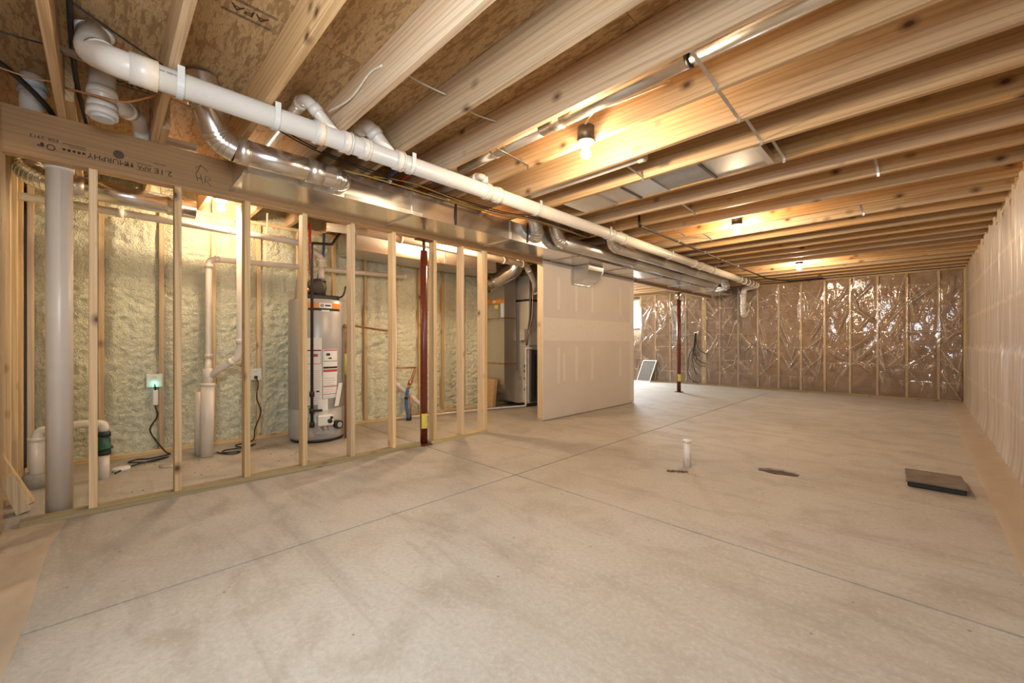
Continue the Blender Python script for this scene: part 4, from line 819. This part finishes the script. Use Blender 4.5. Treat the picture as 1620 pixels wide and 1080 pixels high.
t = thing('waste_pipe', 'white elbowed pipe on the foam wall behind the red steel post', 'pipe', (-5.0, 2.95, 0))
MB().tube(bends([(-5.02, 2.78, 1.95), (-5.01, 2.78, .50), (-4.98, 3.22, .12), (-4.98, 3.30, .02)], .06), .030, 16).build('pipe', M['pvc'], t)
cd = thing('condensate_pipe', 'thin white condensate pipe lying on the floor and rising up the furnace side', 'pipe', (-4.7, 4.2, 0))
MB().tube(bends([(-4.95, 2.75, .035), (-4.70, 4.22, .025), (-4.515, 4.83, .025), (-4.515, 4.83, .95), (-4.44, 4.90, .95)], .02, 4), .0135, 10).build('pipe', M['pvc'], cd)
for p, d in (((-4.515, 4.83, .06), (0, 0, 1)), ((-4.515, 4.83, .35), (0, 0, 1)), ((-4.515, 4.83, .70), (0, 0, 1)), ((-4.86, 3.25, .034), (.18, .98, 0))): q = MB(); q.ring(p, d, .018, .035, 10); q.build('coupling', M['pvc'], cd)
# ------------------------------------------------------------------ furnace, return drop, box
fu = thing('furnace', 'tall tan furnace cabinet with a dark lower door seen through the doorway', 'furnace', (-4.8, 5.1, 0))
MB().bbox(-5.05, -4.49, 4.87, 5.40, .06, 1.72, .006).build('cabinet', M['furnace'], fu)
MB().box(-5.0, -4.52, 4.9, 5.37, 0, .06).build('support_pad', M['darkmetal'], fu)
MB().bbox(-4.489, -4.455, 4.885, 5.385, .08, .93, .012).build('lower_door', M['brownpanel'], fu); MB().bbox(-4.489, -4.475, 4.885, 5.385, 1.0, 1.68, .006).build('upper_panel', M['furnace'], fu)
MB().bbox(-4.456, -4.450, 4.95, 5.32, .16, .85, .003).build('door_inset', M['black'], fu)
for y0, y1, z0, z1 in ((5.06, 5.20, 1.40, 1.56), (5.06, 5.22, 1.02, 1.30), (5.10, 5.2, .50, .62)): MB().box(-4.474 if z0 > 1 else -4.449, -4.472 if z0 > 1 else -4.447, y0, y1, z0, z1).build('label_sheet', M['paper'], fu)
MB().box(-4.4715, -4.471, 5.07, 5.21, 1.05, 1.27).build('label_print', M['heater'], fu)
q = MB()
for z in (.28, .46, .58, .66): q.lathe([(0, 0), (.024, 0), (.024, -.01), (0, -.01)], (-4.56, 4.868, z), 12, axis='y')
q.build('knockouts', M['black'], fu)
MB().box(-4.63, -4.52, 4.80, 4.868, 1.08, 1.26).build('control_box', M['furnace'], fu)
MB().bbox(-5.05, -4.49, 4.88, 5.39, 1.73, 2.13, .004).build('coil_case', M['furnace'], fu); MB().box(-5.06, -4.48, 4.872, 5.395, 1.715, 1.75).build('flange', M['black'], fu); MB().box(-4.489, -4.47, 4.9, 5.38, 1.86, 1.885).build('flange', M['black'], fu)
MB().box(-4.486, -4.35, 4.95, 5.38, 2.05, 2.33).build('supply_plenum', M['galv'], fu)
MB().tube(spline([(-4.44, 4.86, 2.28), (-4.45, 4.87, 1.9), (-4.44, 4.85, 1.5), (-4.47, 4.84, 1.25), (-4.5, 4.83, 1.0)], 6), .014, 8).build('wiring', M['brownpanel'], fu)
MB().tube(spline([(-4.42, 4.88, 2.28), (-4.43, 4.90, 1.9), (-4.42, 4.88, 1.5), (-4.46, 4.83, 1.2), (-4.49, 4.82, 1.02)], 6), .006, 8).build('wiring', M['copper'], fu)
MB().tube(spline([(-4.455, 4.93, .93), (-4.52, 4.845, .85), (-4.53, 4.84, .6), (-4.51, 4.84, .5)], 6), .005, 6).build('wiring', M['yellowcable'], fu)
rd_ = thing('return_drop', 'tall sheet metal return duct with a curved boot left of the furnace', 'duct', (-4.8, 4.6, .1))
pr = [(-5.05, .14), (-5.05, 2.06), (-4.62, 2.06), (-4.62, .14)]
MB().prism([(4.45, 2.07), (4.45, .42)]+[(4.45+.38*(1-math.cos(a)), .42-.36*math.sin(a)) for a in np.linspace(.1, math.pi/2, 9)]+[(4.868, .06), (4.868, .45), (4.72, .60), (4.70, 2.07)], -5.05, -4.62, lambda u, v, s: (s, u, v)).build('duct_body', M['galvdull'], rd_)
for z in (1.42, .70): MB().box(-5.055, -4.614, 4.444, 4.71, z, z+.02).build('seam', M['copper'], rd_)
sf = MB().box(-5.0, -4.70, 4.436, 4.448, 1.43, 1.66).build('filter_door', M['galv'], rd_); MB().box(-5.0, -4.68, 4.40, 4.445, 1.66, 1.73).build('filter_slot', M['orange'], rd_)
MB().box(-4.83, -4.75, 4.430, 4.4355, 1.58, 1.64).build('sticker', M['yellow'], rd_); MB().box(-4.69, -4.63, 4.435, 4.447, 1.44, 1.66).build('blue_sleeve', M['bluegrey'], rd_); MB().box(-4.83, -4.77, 4.397, 4.3995, 1.67, 1.71).build('sticker', M['paper'], rd_)
t = thing('round_duct', 'fat round metal elbow above the return duct left of the furnace', 'duct', (-4.8, 4.4, 2.0), 'round metal ducts behind the stud wall')
gores([(-4.75, 4.20, 1.92), (-4.70, 4.30, 1.98), (-4.42, 4.45, 2.14), (-4.32, 4.50, 2.30)], .115, t)
bx = MB(); Mb = Matrix.Translation((-4.86, 4.335, .225)) @ Matrix.Rotation(math.radians(-6), 4, 'X') @ Matrix.Rotation(math.radians(8), 4, 'Z'); bx.bbox(-.13, .13, -.04, .04, -.225, .225, .003, Mb); bx.v = [(x, y, z+.02) for x, y, z in bx.v]
lone(bx, 'cardboard_box', M['cardboard'], 'flat brown cardboard carton leaning on the return duct', 'box', (-4.86, 4.335, 0))
# ------------------------------------------------------------------ outlets, cords, sump pipework, puck, offcuts
def outlet(y, z, label, led):
    t = thing('outlet', label, 'outlet', (XF+.004, y, z), 'outlets on the foam wall')
    MB().bbox(XF+.001, XF+.009, y-.058, y+.058, z-.062, z+.062, .003).build('cover_plate', M['white'], t)
    for dz in (.03, -.03):
        MB().bbox(XF+.009, XF+.012, y-.017, y+.017, z+dz-.017, z+dz+.017, .003).build('receptacle', M['paper'], t)
        MB().box(XF+.012, XF+.0125, y-.008, y-.005, z+dz-.004, z+dz+.008).box(XF+.012, XF+.0125, y+.005, y+.008, z+dz-.004, z+dz+.008).build('slot', M['ink'], t)
    if led: MB().bbox(XF+.0125, XF+.034, y-.016, y+.016, z-.05, z-.012, .004).build('plug_light', M['led'], t)
outlet(.345, .685, 'white outlet with a glowing green plug on the foam wall', True); outlet(1.165, .70, 'white outlet on a stud left of the water heater', False)
t = thing('power_cord', 'black cord with white adapter hanging from the outlet with the green light', 'cord', (XF+.03, .345, .6))
MB().tube(bends([(XF+.033, .345, .655), (XF+.05, .345, .63), (XF+.045, .35, .60)], .01), .006, 8).build('lead', M['black'], t); MB().bbox(XF+.028, XF+.062, .328, .368, .46, .60, .006).build('adapter', M['white'], t)
MB().tube(spline([(XF+.045, .345, .46), (XF+.06, .36, .36), (XF+.05, .31, .24), (XF+.07, .36, .12), (XF+.09, .42, .02), (XF+.16, .44, .012), (XF+.22, .30, .010), (XF+.18, .22, .010), (XF+.26, .16, .012), (XF+.36, .30, .012), (XF+.30, .42, .018), (XF+.36, .30, .02), (XF+.40, .18, .01), (XF+.52, .10, .01), (XF+.58, .07, .01)], 6), .006, 8).build('cable', M['black'], t)
t = thing('power_cord', 'black cord looping on the floor from the outlet left of the water heater', 'cord', (XF+.03, 1.165, .6))
MB().bbox(XF+.013, XF+.04, 1.150, 1.180, .655, .685, .004).build('plug', M['black'], t)
MB().tube(spline([(XF+.035, 1.165, .665), (XF+.06, 1.18, .60), (XF+.04, 1.17, .45), (XF+.07, 1.20, .30), (XF+.05, 1.15, .12), (XF+.10, 1.12, .015), (XF+.20, .95, .010), (XF+.34, .98, .012), (XF+.30, 1.10, .016), (XF+.40, 1.0, .018), (XF+.36, .84, .012), (XF+.46, .80, .012), (XF+.52, .92, .012), (XF+.58, .86, .012), (XF+.50, .80, .010), (XF+.40, .76, .012)], 6), .006, 8).build('cable', M['black'], t)
MB().tube(spline([(XF+.05, 1.19, .60), (XF+.05, 1.18, .50), (XF+.06, 1.22, .36), (XF+.055, 1.215, .24)], 5), .006, 6).build('white_lead', M['whitecable'], t)
t = thing('sump_pipe', 'white sump discharge pipe with a dark green check valve behind the open studs', 'pipe', (-4.42, .01, 0))
MB().tube([(-4.42, .01, -.02), (-4.42, .01, .19)], .030, 18).build('riser', M['pvc'], t); MB().tube(bends([(-4.42, .01, .36), (-4.42, .01, .42), (-4.46, -.10, .43), (-4.52, -.33, .40), (-4.515, -.335, .34)], .045), .029, 18).build('elbow', M['pvc'], t)
MB().lathe([(.032, .185), (.037, .19), (.037, .205), (.032, .21), (.034, .225), (.050, .23), (.050, .245), (.038, .25), (.037, .30), (.033, .31), (.033, .325), (.036, .33), (.036, .345), (.032, .35), (.032, .365), (0, .366)], (-4.42, .01, 0), 22).build('check_valve', M['green'], t)
for z in (.20, .34): q = MB(); q.ring((-4.42, .01, z), (0, 0, 1), .038, .03); q.build('rubber_coupling', M['black'], t)
MB().tube([(-4.52, -.335, .03), (-4.515, -.335, .36)], .040, 18).build('drop_pipe', M['pvc'], t); q = MB(); q.ring((-4.515, -.335, .345), (0, 0, 1), .046, .03); q.build('coupling', M['pvc'], t)
q = MB(); q.lathe([(.0, .10), (.062, .10), (.07, .08), (.066, .0), (0, 0)], (-4.52, -.335, .0), 18); q.build('concrete_collar', M['concrete'], t)
q = MB(); q.lathe([(0, .025), (.05, .025), (.056, .02), (.056, .004), (.05, 0), (0, 0)], (-4.62, .11, 0), 22); lone(q, 'plastic_cap', M['white'], 'small round white cap lying on the floor beside the check valve', 'cap', (-4.62, .11, 0))
q = MB(); q.lathe([(0, .016), (.07, .015), (.085, .008), (.085, 0), (0, 0)], (-4.50, .42, 0), 20); lone(q, 'concrete_patch', M['concrete'], 'round concrete lump on the floor in front of the outlet cord', 'debris', (-4.50, .42, 0))
for i, (loc, rz, tilt, L, lab) in enumerate((((-3.90, -.345, 0), 8, -16, .24, 'short lumber offcut leaning at the left edge, front one of the two'), ((-4.10, -.33, 0), 5, -22, .36, 'longer lumber offcut leaning at the left edge, rear one of the two'))):
    Mo = Matrix.Translation(loc) @ Matrix.Rotation(math.radians(rz), 4, 'Z') @ Matrix.Rotation(math.radians(-tilt), 4, 'X'); mb = MB().bbox(-.045, .045, -.019 if i else -.03, .019 if i else .03, 0, L, .002, Mo); lo = min(v[2] for v in mb.v); mb.v = [(x, y, z-lo) for x, y, z in mb.v]
    lone(mb, 'lumber_offcut', M['stud'], lab, 'lumber', loc, 'lumber offcuts')
# ------------------------------------------------------------------ floor items of the open room
ps = thing('pipe_stub', 'short white pipe stub sticking up from the concrete floor', 'pipe', (-1.392, 3.471, 0))
MB().tube([(-1.392, 3.471, -.02), (-1.392, 3.471, .215)], .030, 22).build('pipe', M['pvc'], ps); q = MB(); q.lathe([(0, .226), (.031, .226), (.033, .222), (.033, .205), (.03, .205)], (-1.392, 3.471, 0), 22); q.build('cap', M['white'], ps)
a = math.atan2(-3.471, 1.392)
for z, n_ in ((.19, 4), (.05, 5)):
    for k in range(n_): q = MB(); q.box(0, .0006, -.003, .002, 0, .004); q.v = [(-1.392+.0303*math.cos(a+.1)+v[0], 3.471+.0303*math.sin(a+.1)+v[1], z+k*.007+v[2]) for v in q.v]; q.build('print', M['bluetube'], ps)
ld = thing('pit_cover', 'dark square pit cover raised off the concrete near the right wall', 'pit cover', (.06, 4.35, 0))
Ml = Matrix.Translation((.065, 4.33, .0)) @ Matrix.Rotation(math.radians(2), 4, 'Z') @ Matrix.Rotation(math.radians(-1.5), 4, 'X')
MB().bbox(-.155, .155, -.22, .22, .033, .045, .004, Ml).build('lid', plain('dusty_black_plastic', (.17, .135, .105), .55, nz=.4, scale=12), ld)
MB().bbox(-.145, .145, -.205, .215, 0, .034, .004, Ml).build('rim', M['black'], ld)
# ------------------------------------------------------------------ far wall items
ep = thing('electrical_panel', 'flat grey electrical panel set between studs of the far wall', 'electrical panel', (-4.45, YB+.02, 1.5))
MB().bbox(-4.62, -4.265, YB+.004, YB+.028, 1.03, 2.0, .004).build('cabinet', M['panelgrey'], ep); MB().bbox(-4.57, -4.31, YB-.002, YB+.004, 1.10, 1.95, .002).build('door', M['heater'], ep); MB().box(-4.34, -4.32, YB-.006, YB-.002, 1.5, 1.56).build('latch', M['black'], ep)
cb_ = thing('cable_bundle', 'bunch of loose black cables hanging from a hole in the far plastic sheet', 'cable', (-3.96, YB-.05, 1.28)); y = YB-.08
for i, pts in enumerate([[(-3.97, 1.28), (-3.99, 1.0), (-4.12, .75), (-4.16, .35), (-4.08, .12), (-3.9, .04)], [(-3.95, 1.28), (-3.98, .95), (-4.05, .70), (-4.0, .4), (-3.94, .25)], [(-3.95, 1.28), (-3.94, 1.05), (-3.85, .85), (-3.68, .76)], [(-3.96, 1.27), (-3.98, .9), (-3.92, .65), (-3.78, .55), (-3.70, .53)], [(-3.94, 1.28), (-3.98, 1.0), (-4.02, .8), (-3.94, .70), (-3.93, .6)], [(-3.96, 1.28), (-4.0, .8), (-3.96, .6), (-3.85, .48), (-3.72, .47)]]):
    MB().tube(spline([(x, y-.012*i, max(z, .02)) for x, z in pts], 6), .009, 7).build('cable', M['black'], cb_)
MB().bbox(-4.01, -3.91, YB-.075, YB-.062, 1.25, 1.31, .004).build('grommet', M['white'], cb_)
sc_ = thing('window_screen', 'white framed insect screen leaning against the far wall', 'window screen', (-5.25, YB-.2, 0))
def sp_(u, v): return Vector((-5.46+.39*u+.10*v, YB-.28+.20*v, .57*v))
def bar(u0, v0, u1, v1, wu, wv, name, mat, th=.012):
    p = [sp_(u0, v0), sp_(u1, v0), sp_(u1, v1), sp_(u0, v1)]; off = Vector((0, -.94, .33))*th
    MB().add([*p, *[q+off for q in p]], [(0, 1, 2, 3), (7, 6, 5, 4), (0, 4, 5, 1), (1, 5, 6, 2), (2, 6, 7, 3), (3, 7, 4, 0)]).build(name, M[mat], sc_)
bar(0, 0, 1, .045, 0, 0, 'frame_rail', 'white'); bar(0, .955, 1, 1, 0, 0, 'frame_rail', 'white'); bar(0, .045, .06, .955, 0, 0, 'frame_stile', 'white'); bar(.94, .045, 1, .955, 0, 0, 'frame_stile', 'white'); bar(.06, .045, .94, .955, 0, 0, 'mesh', 'screen', .003)
